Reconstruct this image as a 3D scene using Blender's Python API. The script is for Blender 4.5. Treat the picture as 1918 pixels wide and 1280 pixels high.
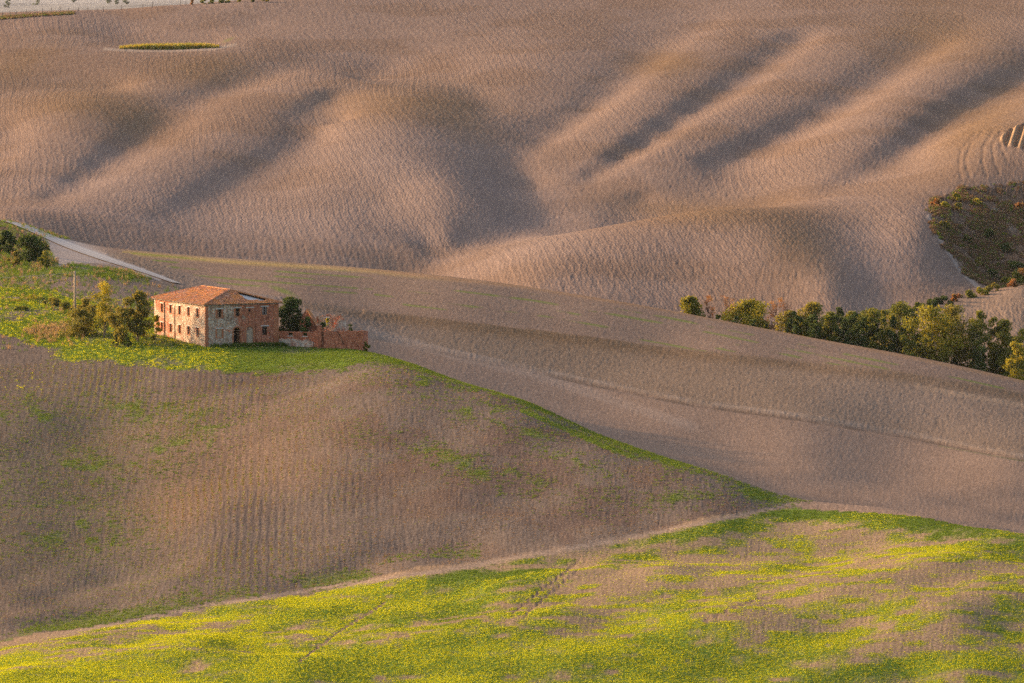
import bpy, bmesh, math, random
import numpy as np
from mathutils import Vector, Matrix

random.seed(7)
RNG = np.random.default_rng(11)
for _o in list(bpy.data.objects):
    bpy.data.objects.remove(_o)
scene = bpy.context.scene
COL = scene.collection
R = math.radians

# ------------------------------------------------------------------ camera
IMG_W, IMG_H, FPX = 1918.0, 1280.0, 10000.0
CX, CY, HORIZON = 959.0, 640.0, -60.0
CAM_Z = 100.0
PITCH = math.atan((CY - HORIZON) / FPX)
cam_data = bpy.data.cameras.new("camera")
cam_data.sensor_fit = 'HORIZONTAL'
cam_data.sensor_width = 36.0
cam_data.lens = 36.0 * FPX / IMG_W
cam_data.clip_start = 1.0
cam_data.clip_end = 90000.0
camera = bpy.data.objects.new("camera", cam_data)
COL.objects.link(camera)
camera.location = (0.0, 0.0, CAM_Z)
camera.rotation_euler = (R(90) - PITCH, 0.0, 0.0)
scene.camera = camera

# ------------------------------------------------------------------ world, sun, exposure
SUN_ELEV = R(15.5)
SUN_BACK = R(24.0)           # the sun stands left of the view and a little beyond it
sun_dir = Vector((-math.cos(SUN_BACK) * math.cos(SUN_ELEV),
                  math.sin(SUN_BACK) * math.cos(SUN_ELEV), math.sin(SUN_ELEV)))
world = bpy.data.worlds.new("World")
scene.world = world
world.use_nodes = True
wn = world.node_tree.nodes
wl = world.node_tree.links
wn.clear()
w_out = wn.new('ShaderNodeOutputWorld')
w_bg = wn.new('ShaderNodeBackground')
w_sky = wn.new('ShaderNodeTexSky')
w_sky.sky_type = 'NISHITA'
w_sky.sun_disc = False
w_sky.sun_elevation = SUN_ELEV
w_sky.sun_rotation = math.atan2(sun_dir.x, sun_dir.y)
w_sky.altitude = 300
w_sky.air_density = 0.85
w_sky.dust_density = 5.0
w_sky.ozone_density = 0.6
w_bg.inputs['Strength'].default_value = 0.15
wl.new(w_sky.outputs[0], w_bg.inputs['Color'])
wl.new(w_bg.outputs[0], w_out.inputs['Surface'])

sun_data = bpy.data.lights.new("sun", 'SUN')
sun_data.energy = 2.4
sun_data.angle = R(2.5)
sun_data.color = (1.0, 0.66, 0.36)
sun = bpy.data.objects.new("sun", sun_data)
COL.objects.link(sun)
sun.rotation_euler = sun_dir.to_track_quat('Z', 'Y').to_euler()
sun.location = (-300, 900, 300)

vs = scene.view_settings
vs.view_transform = 'Standard'
vs.look = 'None'
vs.exposure = 1.36
vs.gamma = 1.0
vs.use_curve_mapping = False
scene.cycles.max_bounces = 5
scene.cycles.diffuse_bounces = 2
scene.cycles.glossy_bounces = 2
scene.cycles.transmission_bounces = 3
scene.cycles.transparent_max_bounces = 6
scene.cycles.volume_bounces = 0
scene.cycles.use_denoising = False

# ------------------------------------------------------------------ projection helpers (build time only)
_c, _s = math.cos(PITCH), math.sin(PITCH)

def at(u, v, D):
    """world point on the ray through photo pixel (u, v) at ground distance D"""
    a, b = (u - CX) / FPX, (CY - v) / FPX
    dy = _c + _s * b
    dz = -_s + _c * b
    t = D / dy
    return Vector((a * t, D, CAM_Z + dz * t))

def ray_z(v, D):
    b = (CY - v) / FPX
    return CAM_Z + (-_s + _c * b) / (_c + _s * b) * D

def to_px(x, y, z):
    zz = z - CAM_Z
    fwd = y * _c - zz * _s
    up = y * _s + zz * _c
    return CX + FPX * x / fwd, CY - FPX * up / fwd

# ------------------------------------------------------------------ numpy noise
def _hash(ix, iy, seed):
    h = (ix.astype(np.int64) * 374761393 + iy.astype(np.int64) * 668265263 + seed * 1442695041) & 0x7fffffff
    h = ((h ^ (h >> 13)) * 1274126177) & 0x7fffffff
    return ((h ^ (h >> 16)) & 0xffff) / 65535.0

def vnoise(x, y, seed=0):
    x = np.asarray(x, float); y = np.asarray(y, float)
    ix, iy = np.floor(x), np.floor(y)
    fx, fy = x - ix, y - iy
    fx = fx * fx * (3 - 2 * fx); fy = fy * fy * (3 - 2 * fy)
    a = _hash(ix, iy, seed); b = _hash(ix + 1, iy, seed)
    c = _hash(ix, iy + 1, seed); d = _hash(ix + 1, iy + 1, seed)
    return (a + (b - a) * fx) * (1 - fy) + (c + (d - c) * fx) * fy

def fbm(x, y, seed=0, octv=4):
    t, amp, s = 0.0, 0.5, 0.0
    for k in range(octv):
        t = t + amp * vnoise(x * 2 ** k, y * 2 ** k, seed + 17 * k); s += amp; amp *= 0.5
    return t / s

def sstep(a, b, x):
    t = np.clip((x - a) / (b - a), 0, 1)
    return t * t * (3 - 2 * t)
# ------------------------------------------------------------------ terrain: surveyed points, then one smooth sheet
SURVEY = []
def sv(u, v, D): SURVEY.append(((u - CX), D, ray_z(v, D)))
def sz(u, D, z): SURVEY.append(((u - CX), D, CAM_Z + z))

def _dense(pts, step):
    p = np.array(pts, float)
    us = np.arange(p[0, 0], p[-1, 0] + 1, step)
    out = []
    n = len(p)
    tg = np.zeros((n, 2))
    for i in range(n):
        a, b = max(0, i - 1), min(n - 1, i + 1)
        tg[i] = (p[b, 1:] - p[a, 1:]) / (p[b, 0] - p[a, 0])
    for u in us:
        i = min(n - 2, int(np.searchsorted(p[:, 0], u, 'right') - 1))
        h = p[i + 1, 0] - p[i, 0]; t = (u - p[i, 0]) / h
        h00, h10, h01, h11 = 2*t**3-3*t*t+1, t**3-2*t*t+t, -2*t**3+3*t*t, t**3-t*t
        out.append((u, *(h00 * p[i, 1:] + h10 * h * tg[i] + h01 * p[i + 1, 1:] + h11 * h * tg[i + 1])))
    return out
def line_v(pts, step=64):
    for u, v, D in _dense(pts, step): sv(u, v, D)
def line_z(pts, step=64):
    for u, D, z in _dense(pts, step): sz(u, D, z)
for u in (-900, -400, 0, 480, 960, 1440, 1918, 2350, 2800):
    sz(u, 380, -86); sz(u, 490, -85)
line_v([(-100,1290,602),(0,1280,605),(960,1280,605),(1918,1280,603),(2100,1280,602)], 120)
for u in (-400, -900): sz(u, 605, -82)
for u in (2350, 2800): sz(u, 605, -78)
# track / brow of the near green field
line_v([(-120,1236,644),(0,1212,650),(200,1172,660),(400,1134,669),(620,1100,677),(850,1066,681),(1200,1004,693),(1490,944,714),(1650,952,706),(1800,974,695),(1918,1001,683),(2040,1026,674)])
line_v([(1000,1074,668),(1250,1046,678),(1490,1030,689),(1700,1022,684),(1918,1024,675),(2040,1040,668)])
for u, D, z in ((-400,640,-84),(-900,640,-84),(2350,655,-74),(2800,655,-76)): sz(u, D, z)
# swell of the near field
line_v([(200,1228,630),(400,1196,638),(600,1170,643),(900,1140,646),(1200,1110,648),(1500,1090,648),(1700,1085,645),(1918,1100,640),(2100,1112,637)])
# front of the farmhouse hill
for u, v, D in ((0,1150,672),(0,1000,722),(0,850,776),(0,720,832),(0,632,878),
                (180,1010,722),(180,860,776),(180,720,830),(180,640,868),
                (400,1108,680),(400,1000,714),(400,850,768),(400,720,820),(385,650,864),(300,642,868),
                (620,1000,706),(620,880,740),(620,780,780),(620,700,824),(600,652,864),
                (850,1048,690),(850,950,712),(850,850,742),(850,770,778),
                (1100,900,724),(1200,950,712),(1050,830,750)): sv(u, v, D)
line_v([(620,650,864),(700,657,856),(850,708,822),(1000,762,788),(1200,840,750),(1350,890,728),(1440,918,714)])
for u, D, z in ((-400,720,-76),(-400,800,-68),(-400,880,-60),(-900,720,-76),(-900,880,-61)): sz(u, D, z)
# behind the hill's edge (hidden dip), then the middle fields
for u, D, z in ((450,890,-61.3),(320,885,-60.8),(450,925,-62.4),(600,895,-62.8)): sz(u, D, z)
line_z([(680,900,-65.4),(850,872,-68.5),(1000,842,-71),(1200,797,-73.2),(1350,770,-74.6),(1490,752,-75.6),(1650,745,-77),(1918,732,-79),(2040,728,-80)])
line_v([(640,612,946),(700,640,940),(850,690,916),(1000,750,890),(1200,830,848),(1350,880,826),(1490,925,802),(1620,945,795),(1750,957,792),(1918,990,780),(2040,1010,776)])
line_v([(240,472,1150),(340,482,1146),(450,490,1140),(700,506,1126),(850,522,1116),(1000,540,1106),(1250,581,1085),(1500,629,1060),(1720,672,1045),(1918,715,1030),(2040,742,1022)])
for u, v, D in (
                (1000,700,930),(1000,620,1000),(1000,562,1058),
                (850,600,998),
                (700,600,985),(700,545,1048),
                (1250,800,870),(1250,700,950),(1250,640,1010),
                (1500,850,845),(1500,740,925),(1500,680,985),
                (1720,900,835),(1720,770,925),
                (1918,870,850),(1918,780,930),
                (340,532,1020),(500,560,992),(560,592,962),(420,532,1030),
                (138,587,915),(0,560,932),(0,505,1000),(50,470,1050),(20,416,1170),(100,500,1005),(240,524,1000),(130,462,1095),(250,640,868)): sv(u, v, D)
for u, D, z in ((-400,940,-58),(-400,1060,-55),(-400,1170,-54),(-900,1000,-57),(-900,1170,-54),
                (2350,780,-86),(2350,950,-82),(2350,1050,-86),(2800,900,-86),(2800,1050,-90)): sz(u, D, z)
# hidden valley behind the middle crest
for u, D, z in ((-400,1260,-62),(0,1240,-64),(240,1225,-70),(480,1220,-74),(700,1220,-77),(850,1210,-79),(1000,1195,-80),(1250,1160,-82),(1500,1150,-85.5),
                (1720,1140,-90),(1918,1125,-94),(2350,1130,-95)): sz(u, D, z)
# foot of the far hills, near spur and right-hand gully
for u, v, D in ((20,405,1300),(100,425,1295),(250,462,1290),(400,480,1290),(600,495,1300),(760,505,1315),
                (1000,535,1240),(1250,575,1222),(1500,602,1208),(1650,592,1215),
                (1300,480,1275),
                (1440,462,1278),(1550,540,1229),(1640,440,1320),(1640,520,1258),(1560,440,1312),(1760,440,1322),(1720,420,1328),(1720,500,1275),(1780,540,1256),(1120,490,1268),
                (1790,572,1228),(1918,532,1262),(1918,620,1195),(1760,600,1205),
                (1840,420,1358),(1918,400,1392),(1850,480,1335),(1918,490,1330)): sv(u, v, D)
line_v([(800,500,1318),(860,484,1319),(960,458,1322),(1150,420,1332),(1330,393,1342),(1500,386,1372),(1640,352,1405),(1820,320,1435),(1960,310,1447)])
line_z([(800,1346,-71.6),(860,1352,-70.8),(960,1362,-69.2),(1150,1386,-68),(1330,1412,-65.6),(1500,1430,-63.2)])
for u, D, z in ((1870,1298,-78),(1960,1310,-77),(2350,1250,-78),(2350,1400,-60),(2800,1250,-80),(2800,1400,-62)): sz(u, D, z)
for u, v, D in ((1330,318,1496),(1230,362,1458),(1110,408,1400),(1000,434,1364),(900,462,1342),(840,350,1428),(840,430,1358),(780,460,1335),(920,395,1398),(640,430,1352),(640,370,1415),(720,455,1340)): sv(u, v, D)
# far slope without its folds
for v, D in ((350,1465),(300,1515),(220,1605),(150,1695),(100,1772),(50,1860)): sv(960, v, D)
for u in (-400, 0, 240, 480, 720):
    for v, D in ((380,1395 if u < 600 else 1412),(300,1490),(220,1590),(150,1690),(100,1770),(50,1860)):
        sv(u, v, D)
for u in (1200, 1440):
    for v, D in ((300,1510),(220,1600),(150,1690),(100,1770),(50,1860)): sv(u, v, D)
for u in (1680, 1918, 2350):
    for v, D in ((230,1560),(150,1680),(100,1760),(50,1850)): sv(u, v, D)
for u, v, D in ((-400,36,1880),(0,31,1885),(150,19,1900),(300,8,1912),(450,3,1920),(600,-6,1950)): sv(u, v, D)
for u in (-900, -400, 0, 300): sz(u, 2010, -22); sz(u, 2250, -50)
for u in (600,): sz(u, 2050, -12); sz(u, 2250, -35)
for u, v, D in ((800,-22,2000),(1000,-34,2030),(1440,-45,2040),(1918,-55,2050),(2350,-55,2050)): sv(u, v, D)
for u in (1000, 1440, 1918, 2350): sz(u, 2250, 4)

SU = 1.0; SD = 2.0            # scaling of the two axes for interpolation
def tps(r2):
    return 0.5 * r2 * np.log(np.maximum(r2, 1e-9))

class RBF:
    def __init__(self, pts, smooth=0.0, linear=False):
        p = np.array(pts, float)
        self.c = p[:, :2] * np.array([SU, SD]) / 500.0
        n = len(p)
        d2 = ((self.c[:, None, :] - self.c[None, :, :]) ** 2).sum(-1)
        A = (np.sqrt(d2) if linear else tps(d2)) + (-1 if linear else 1) * smooth * np.eye(n)
        P = np.c_[np.ones(n), self.c]
        M = np.block([[A, P], [P.T, np.zeros((3, 3))]])
        w = np.linalg.solve(M, np.r_[p[:, 2], np.zeros(3)])
        self.w, self.p, self.linear = w[:n], w[n:], linear
    def __call__(self, m, D):
        sh = np.shape(m)
        q = np.c_[np.ravel(m) * SU, np.ravel(D) * SD] / 500.0
        out = np.empty(len(q))
        for i in range(0, len(q), 20000):
            b = q[i:i + 20000]
            d2 = (b[:, :1] - self.c[None, :, 0]) ** 2 + (b[:, 1:] - self.c[None, :, 1]) ** 2
            k = np.sqrt(d2) if self.linear else tps(d2)
            out[i:i + 20000] = k @ self.w + self.p[0] + b @ self.p[1:]
        return out.reshape(sh)

_base = RBF(SURVEY, 4e-3)

# folds: crests (+) and gullies (-) as heights above the plain slope, given where they are seen
FOLDS = []
def fold(pts, h, h2=None):
    h2 = h if h2 is None else h2
    n = len(pts)
    for i, (u, v) in enumerate(pts):
        if i == n - 1:
            FOLDS.append((u, v, h2 * (.45 if n > 3 else 1))); break
        a, b = pts[i + 1]
        k = max(1, round(math.hypot(a - u, b - v) / 48))
        for j in range(k):
            t = j / k
            q = (i + t) / (n - 1)
            tap = 1 - .55 * (n > 3) * max(0.0, (q - .6) / .4) ** 1.5
            FOLDS.append((u + (a - u) * t, v + (b - v) * t, (h + (h2 - h) * q) * tap))
FAR_D = (1255, 2100)
# right-hand half
fold([(1330,40),(1245,88),(1150,180),(1060,242),(985,300)], -1.0, -2.6)
fold([(1000,345),(1010,400),(940,450)], -2.0, -0.5)
fold([(1420,40),(1330,100),(1250,165),(1170,225),(1100,275),(1050,300)], 2.0, 3.5)
fold([(1500,80),(1400,150),(1290,215),(1200,280),(1110,332)], -1.5, -2.8)
fold([(1580,60),(1460,165),(1350,230),(1260,285),(1170,335)], 2.0, 3.5)
fold([(1800,55),(1745,92),(1640,165),(1540,225),(1430,272),(1330,312)], -1.5, -3.0)
fold([(1890,60),(1800,125),(1710,185),(1610,240),(1510,300),(1420,350)], 3.0, 3.5)
fold([(2010,90),(1918,147),(1850,176),(1770,218),(1715,272),(1650,315),(1560,357)], -2.2, -2.2)
fold([(2030,150),(1918,215),(1840,235),(1780,265)], 4.0, 2.5)
fold([(1060,40),(1120,90),(1040,170),(950,215)], 0.5, 1.0)
fold([(1000,110),(900,150)], 1.5, 0.5)
# left-hand half
fold([(700,85),(600,108),(520,140),(440,166),(360,195),(325,235),(255,268),(180,315),(95,372)], -0.5, -2.2)
fold([(480,60),(420,100),(360,130),(300,150)], 1.5, 2.5)
fold([(250,84),(320,86),(400,82)], -1.2)
fold([(60,100),(150,105),(220,112)], 1.0, 2.0)
fold([(20,160),(120,158),(220,165)], -1.0, -1.5)
fold([(90,200),(150,176),(215,190),(190,235),(120,300),(60,350)], 2.8, 1.8)
fold([(20,250),(0,300)], -1.5)
fold([(640,135),(560,160),(480,195),(410,212)], 2.2, 2.0)
fold([(720,128),(680,153),(620,190),(545,222)], -2.5, -1.0)
fold([(470,232),(400,268),(300,325),(200,378)], 2.0, 2.2)
fold([(640,240),(560,278),(470,322),(390,362),(310,408)], -1.5, -2.5)
fold([(640,208),(700,184),(765,172),(830,185)], 3.2, 3.8)
fold([(800,225),(750,255),(690,290),(640,340)], 2.8, 0.3)
fold([(800,300),(780,380)], 1.0, 0.0)
fold([(860,140),(930,210),(965,262)], -0.5, -0.3)
fold([(560,70),(760,60),(880,60)], 0.3)
fold([(900,330),(880,400)], 0.0)
fold([(1080,400),(1200,372)], -1.0)
_fp = []
_Ds = np.arange(FAR_D[0], FAR_D[1], 2.0)
for (u, v, h) in FOLDS:
    m = np.full_like(_Ds, u - CX)
    d = _base(m, _Ds) + h * (1.3 if u < 960 else 1.3) - ray_z(v, _Ds)
    k = np.where((d[:-1] < 0) & (d[1:] >= 0))[0]
    if len(k):
        _fp.append((u - CX, _Ds[k[0]], h * (1.3 if u < 960 else 1.3)))
for u in range(-900, 2900, 150):
    for D in (1215, 1160, 2120, 2250): _fp.append((u - CX, D, 0.0))
for D in range(1250, 2120, 120):
    for u in (-500, -900, 2400, 2800): _fp.append((u - CX, D, 0.0))
for u in range(1000, 1918, 120): _fp.append((u - CX, 1280, 0.0)); _fp.append((u - CX, 1350, 0.0))
_fold = RBF(_fp, 0.01, True)

_GU = np.arange(-1900.0, 1901.0, 14.0); _GD = np.arange(400.0, 2281.0, 6.0)
_gm, _gd = np.meshgrid(_GU, _GD)
def _blur_u(G, k):
    ker = np.exp(-0.5 * (np.arange(-3 * k, 3 * k + 1) / k) ** 2); ker /= ker.sum()
    P = np.pad(G, ((0, 0), (3 * k, 3 * k)), mode='edge')
    return sum(w * P[:, i:i + G.shape[1]] for i, w in enumerate(ker))
_GF = _fold(_gm, _gd)
_gb = _blur_u(_blur_u(_GF, 4).T, 4).T
_GF = np.minimum(_GF, _gb)                      # rounded crests, sharp gullies
_GF = _GF * sstep(1220, 1290, _gd)
_GH = _base(_gm, _gd) + _GF
_wn = sstep(1130, 1080, _gd)
_GH = _GH * (1 - _wn) + _blur_u(_GH, 3) * _wn          # even out the survey's own ripple
_GH = _GH * _wn + _blur_u(_GH, 1) * (1 - _wn)
_gx = _gm / FPX * _gd
_GH += (sstep(560, 600, _gd) * sstep(720, 690, _gd)) * ((fbm(_gx / 13, _gd / 17, 201, 2) - .5) * 2.4)
_GH += (sstep(690, 730, _gd) * sstep(850, 820, _gd)) * ((fbm(_gx / 20, _gd / 26, 203, 2) - .5) * 1.8)

def _cubic(G, m, D):
    """Catmull-Rom lookup in the survey grid"""
    fu = (np.clip(m, _GU[1], _GU[-3]) - _GU[0]) / 14.0; fd = (np.clip(D, _GD[1], _GD[-3]) - _GD[0]) / 6.0
    j = np.floor(fu).astype(int); i = np.floor(fd).astype(int)
    tu, td = fu - j, fd - i
    def w(t): return (-.5*t**3+t*t-.5*t, 1.5*t**3-2.5*t*t+1, -1.5*t**3+2*t*t+.5*t, .5*t**3-.5*t*t)
    wu, wd = w(tu), w(td)
    out = 0.0
    for a in range(4):
        r = 0.0
        for b in range(4): r = r + wu[b] * G[i + a - 1, j + b - 1]
        out = out + wd[a] * r
    return out

def hill(m, D):
    """smooth ground height at view slope m (= x*FPX/y) and distance D"""
    return _cubic(_GH, np.asarray(m, float), np.asarray(D, float))
# ------------------------------------------------------------------ materials helpers
def new_mat(name):
    m = bpy.data.materials.new(name); m.use_nodes = True
    nt = m.node_tree; nt.nodes.clear()
    out = nt.nodes.new('ShaderNodeOutputMaterial')
    bs = nt.nodes.new('ShaderNodeBsdfPrincipled')
    bs.inputs['Roughness'].default_value = 0.95
    bs.inputs['Specular IOR Level'].default_value = 0.1
    nt.links.new(bs.outputs[0], out.inputs['Surface'])
    return m, nt, bs, out

def N(nt, typ, **kw):
    n = nt.nodes.new(typ)
    for k, v in kw.items():
        if k in n.inputs: n.inputs[k].default_value = v
        else: setattr(n, k, v)
    return n

def ramp(nt, fac, stops):
    r = nt.nodes.new('ShaderNodeValToRGB')
    el = r.color_ramp.elements
    while len(el) < len(stops): el.new(0.5)
    for e, (p, c) in zip(el, stops):
        e.position = p; e.color = (*c, 1) if len(c) == 3 else c
    nt.links.new(fac, r.inputs[0])
    return r.outputs[0]

def mixc(nt, fac, a, b, mode='MIX'):
    n = nt.nodes.new('ShaderNodeMix'); n.data_type = 'RGBA'; n.blend_type = mode
    for val, i in ((fac, 0), (a, 6), (b, 7)):
        if hasattr(val, 'is_linked') or hasattr(val, 'links'): nt.links.new(val, n.inputs[i])
        elif i == 0: n.inputs[i].default_value = val
        else: n.inputs[i].default_value = (*val, 1)
    return n.outputs[2]

def grain_mat(name, colors, scale=2.0, detail=5, bump=0.3, rough=0.95, obj=True, dist=0.05):
    """several colours mixed by a fractal noise, with fine relief"""
    m, nt, bs, out = new_mat(name)
    tc = N(nt, 'ShaderNodeTexCoord')
    no = N(nt, 'ShaderNodeTexNoise', Scale=scale, Detail=detail, Roughness=0.65)
    nt.links.new(tc.outputs['Object'], no.inputs['Vector'])
    k = len(colors)
    c = ramp(nt, no.outputs['Fac'], [(0.32 + 0.36 * i / max(1, k - 1), col) for i, col in enumerate(colors)])
    nt.links.new(c, bs.inputs['Base Color'])
    bs.inputs['Roughness'].default_value = rough
    if bump:
        no2 = N(nt, 'ShaderNodeTexNoise', Scale=scale * 4, Detail=4)
        nt.links.new(tc.outputs['Object'], no2.inputs['Vector'])
        b = N(nt, 'ShaderNodeBump', Strength=bump, Distance=dist)
        nt.links.new(no2.outputs['Fac'], b.inputs['Height'])
        nt.links.new(b.outputs[0], bs.inputs['Normal'])
    return m

# ------------------------------------------------------------------ ground sheet
def grow(a, b, s0, g):
    out, s = [a], s0
    sg = 1 if b > a else -1
    while (b - out[-1]) * sg > 0:
        out.append(out[-1] + sg * s); s *= g
    return out
_uf = np.arange(-42.0, 1962.0, 2.3)
US = np.r_[np.array(grow(-42, -1500, 8, 1.12))[1:][::-1], _uf, np.array(grow(_uf[-1], 3400, 8, 1.12))[1:]] - CX
DS = np.r_[np.array(grow(560, 60, 4, 1.12))[1:][::-1], np.arange(560, 1160, 1.9), np.arange(1160, 1215, 5.0), np.arange(1215, 1960, 2.5),
           np.arange(1960, 2240, 10.0)]
DS_OUT = np.array(grow(DS[-1], 46000, 25, 1.09))[1:]
M, DD = np.meshgrid(US, DS)
Z = hill(M, DD)
XX = M / FPX * DD
UU, VV = to_px(XX, DD, Z)

def interp(u, pts):
    p = np.array(pts, float)
    return np.interp(u, p[:, 0], p[:, 1])
def gauss(u0, v0, su, sv_, rot=0.0):
    du, dv = UU - u0, VV - v0
    if rot:
        c, s = math.cos(rot), math.sin(rot); du, dv = du * c + dv * s, -du * s + dv * c
    return np.exp(-(du / su) ** 2 - (dv / sv_) ** 2)
def poly_mask(pts, wob=0.0):
    """even-odd test of photo polygon"""
    inside = np.zeros(UU.shape, bool)
    n = len(pts)
    U_ = UU + wob * (n_fine - .5); V_ = VV + wob * (n_mid - .5)
    for i in range(n):
        x1, y1 = pts[i]; x2, y2 = pts[(i + 1) % n]
        if y1 == y2: continue
        c = ((y1 > V_) != (y2 > V_)) & (U_ < (x2 - x1) * (V_ - y1) / (y2 - y1) + x1)
        inside ^= c
    return inside.astype(float)
def near_line(pts, w):
    """soft mask round a photo polyline"""
    d = np.full(UU.shape, 1e9)
    for (a, b), (c, e) in zip(pts[:-1], pts[1:]):
        dx, dy = c - a, e - b
        t = np.clip(((UU - a) * dx + (VV - b) * dy) / (dx * dx + dy * dy), 0, 1)
        d = np.minimum(d, np.hypot(UU - a - t * dx, VV - b - t * dy))
    return 1 - sstep(0.3, 1.0, d / w)

D_TRACK = interp(UU, [(-1500,640),(-120,644),(0,650),(200,660),(400,669),(620,677),(850,681),(1200,693),(1490,714),(1650,706),(1800,695),(1918,683),(2040,674),(3400,660)])
V_TRACK = interp(UU, [(-120,1236),(0,1212),(200,1172),(400,1134),(620,1100),(850,1066),(1200,1004),(1490,944),(1650,952),(1800,974),(1918,1001),(2040,1026)])
D_EDGE = interp(UU, [(-1500,905),(560,905),(640,885),(700,866),(850,830),(1000,796),(1200,758),(1350,736),(1440,724),(1500,714),(1650,706),(1800,695),(1918,683),(2040,674),(3400,660)])
D_CREST = interp(UU, [(-1500,1180),(20,1175),(240,1162),(450,1150),(700,1136),(850,1126),(1000,1116),(1250,1095),(1500,1070),(1720,1055),(1918,1040),(2040,1032),(3400,1020)])
near_z = DD < D_TRACK
hill_z = (DD >= D_TRACK) & (DD < D_EDGE)
mid_z = (DD >= D_EDGE) & (DD < D_CREST)
far_z = DD >= D_CREST
n_big = fbm(XX / 26, DD / 34, 3); n_mid = fbm(XX / 7, DD / 11, 5); n_fine = fbm(XX / 2.2, DD / 4.5, 9)

TINT = np.zeros(UU.shape + (3,))
GREEN = np.zeros(UU.shape)      # share of living grass
ROUGH = np.zeros(UU.shape)      # clod height in metres
def paint(mask, col):
    m = np.clip(mask, 0, 1)[..., None]
    TINT[:] = TINT * (1 - m) + np.array(col) * m

# far slopes: grey clay with brown knolls
paint(far_z, (0.315, 0.232, 0.192))
paint(far_z * 0.7 * sstep(0.45, 0.62, n_big), (0.27, 0.19, 0.145))
for a in ((760,195,150,38,0.0),(860,225,80,40,0.5),(150,190,120,36,0.0),(250,220,70,40,0.4),(30,120,90,30,-.3),(380,130,110,35,0),
          (1840,235,110,50,-.6),(1330,400,180,26,0.05),(1500,460,90,60,0.7),(1250,120,60,25,0),(1750,60,120,60,0)):
    paint(far_z * gauss(*a) * (0.55 + 0.5 * n_mid), (0.275, 0.185, 0.115))
for a in ((840,330,220,90,0),(200,360,150,60,0),(1000,430,120,60,0),(500,420,300,50,0),(1650,470,110,90,0.5),(700,290,80,35,0)):
    paint(far_z * gauss(*a) * 0.7, (0.335, 0.262, 0.235))
paint(far_z * poly_mask([(1730,575),(1930,528),(1930,660),(1690,640)]), (0.34, 0.25, 0.19))
ROUGH[far_z] = 0.10
# middle fields
paint(mid_z, (0.33, 0.245, 0.195)); ROUGH[mid_z] = 0.035
V_FUR = interp(UU, [(560,596),(640,612),(700,629),(800,650),(900,672),(1100,715),(1300,755),(1500,782),(1700,815),(1918,858),(2100,890)])
V_STB = interp(UU, [(240,474),(330,505),(450,545),(560,562),(700,585),(900,608),(1100,632),(1240,652),(1500,678),(1700,700),(1918,738),(2100,770)])
rough_m = mid_z & (VV < V_FUR) & (UU > 200)
paint(rough_m, (0.285, 0.217, 0.165)); ROUGH[rough_m] = 0.06
paint(rough_m * gauss(520, 560, 230, 40, .2), (0.275, 0.225, 0.20))
paint(rough_m * gauss(1000, 620, 260, 26, .15) * 0.8, (0.22, 0.155, 0.10))
paint(rough_m * gauss(1750, 770, 260, 60, .15) * 0.7, (0.32, 0.25, 0.205))
ROUGH[rough_m & (UU < 760)] = 0.09
stub = mid_z & (VV < V_STB) & (UU > 200)
paint(stub, (0.30, 0.222, 0.178)); ROUGH[stub] = 0.04
_st = (VV - interp(UU, [(240,472),(450,490),(700,506),(1000,540),(1250,581),(1500,629),(1720,672),(1918,715),(2040,742)]))
for k, off in enumerate((10, 22, 34, 48, 60)):
    band = stub * np.exp(-((_st * (1 + 0.25 * (UU < 700)) - off - 0.012 * (UU - 900)) / 3.0) ** 2)
    GREEN = np.maximum(GREEN, band * sstep(0.42, 0.62, fbm(UU / 90 + 7 * k, VV / 30, 31 + k)) * 0.8)
    paint(band * 0.35, (0.25, 0.19, 0.15))
GREEN = np.maximum(GREEN, stub * np.exp(-((_st - 5.0) / 3.0) ** 2) * (UU > 230) * (1 - sstep(760, 900, UU)) * 0.5 * sstep(.3, .6, n_mid))
paint(stub * np.exp(-((_st - 2.0) / 4.0) ** 2) * (UU > 230) * (1 - sstep(700, 900, UU)) * .9, (0.48, 0.36, 0.16))
GREEN = np.maximum(GREEN, stub * gauss(530, 545, 40, 7, .35) * 0.8)
paint(stub * np.exp(-(_st / 4.0) ** 2) * sstep(500, 800, UU), (0.38, 0.25, 0.16))
Z -= 0.30 * mid_z * (UU > 680) * np.exp(-((VV - V_FUR - 3) / 3.5) ** 2)
Z += 0.22 * mid_z * (UU > 680) * np.exp(-((VV - V_STB - 2) / 4.0) ** 2)
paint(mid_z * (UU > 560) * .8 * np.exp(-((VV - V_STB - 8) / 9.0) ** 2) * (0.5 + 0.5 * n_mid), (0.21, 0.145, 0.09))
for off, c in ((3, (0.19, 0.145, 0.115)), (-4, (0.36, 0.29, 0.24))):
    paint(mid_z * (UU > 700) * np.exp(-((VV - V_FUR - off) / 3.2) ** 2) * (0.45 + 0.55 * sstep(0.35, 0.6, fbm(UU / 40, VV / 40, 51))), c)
paint(mid_z * near_line([(690,620),(860,668),(1000,700),(1130,745),(1300,800)], 13) * 0.5, (0.40, 0.32, 0.27))
paint(mid_z * near_line([(1715,722),(1790,738),(1918,760)], 6) * 0.8, (0.40, 0.30, 0.22))
GREEN = np.maximum(GREEN, mid_z * near_line([(1760,835),(1918,862)], 6) * 0.5)
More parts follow.
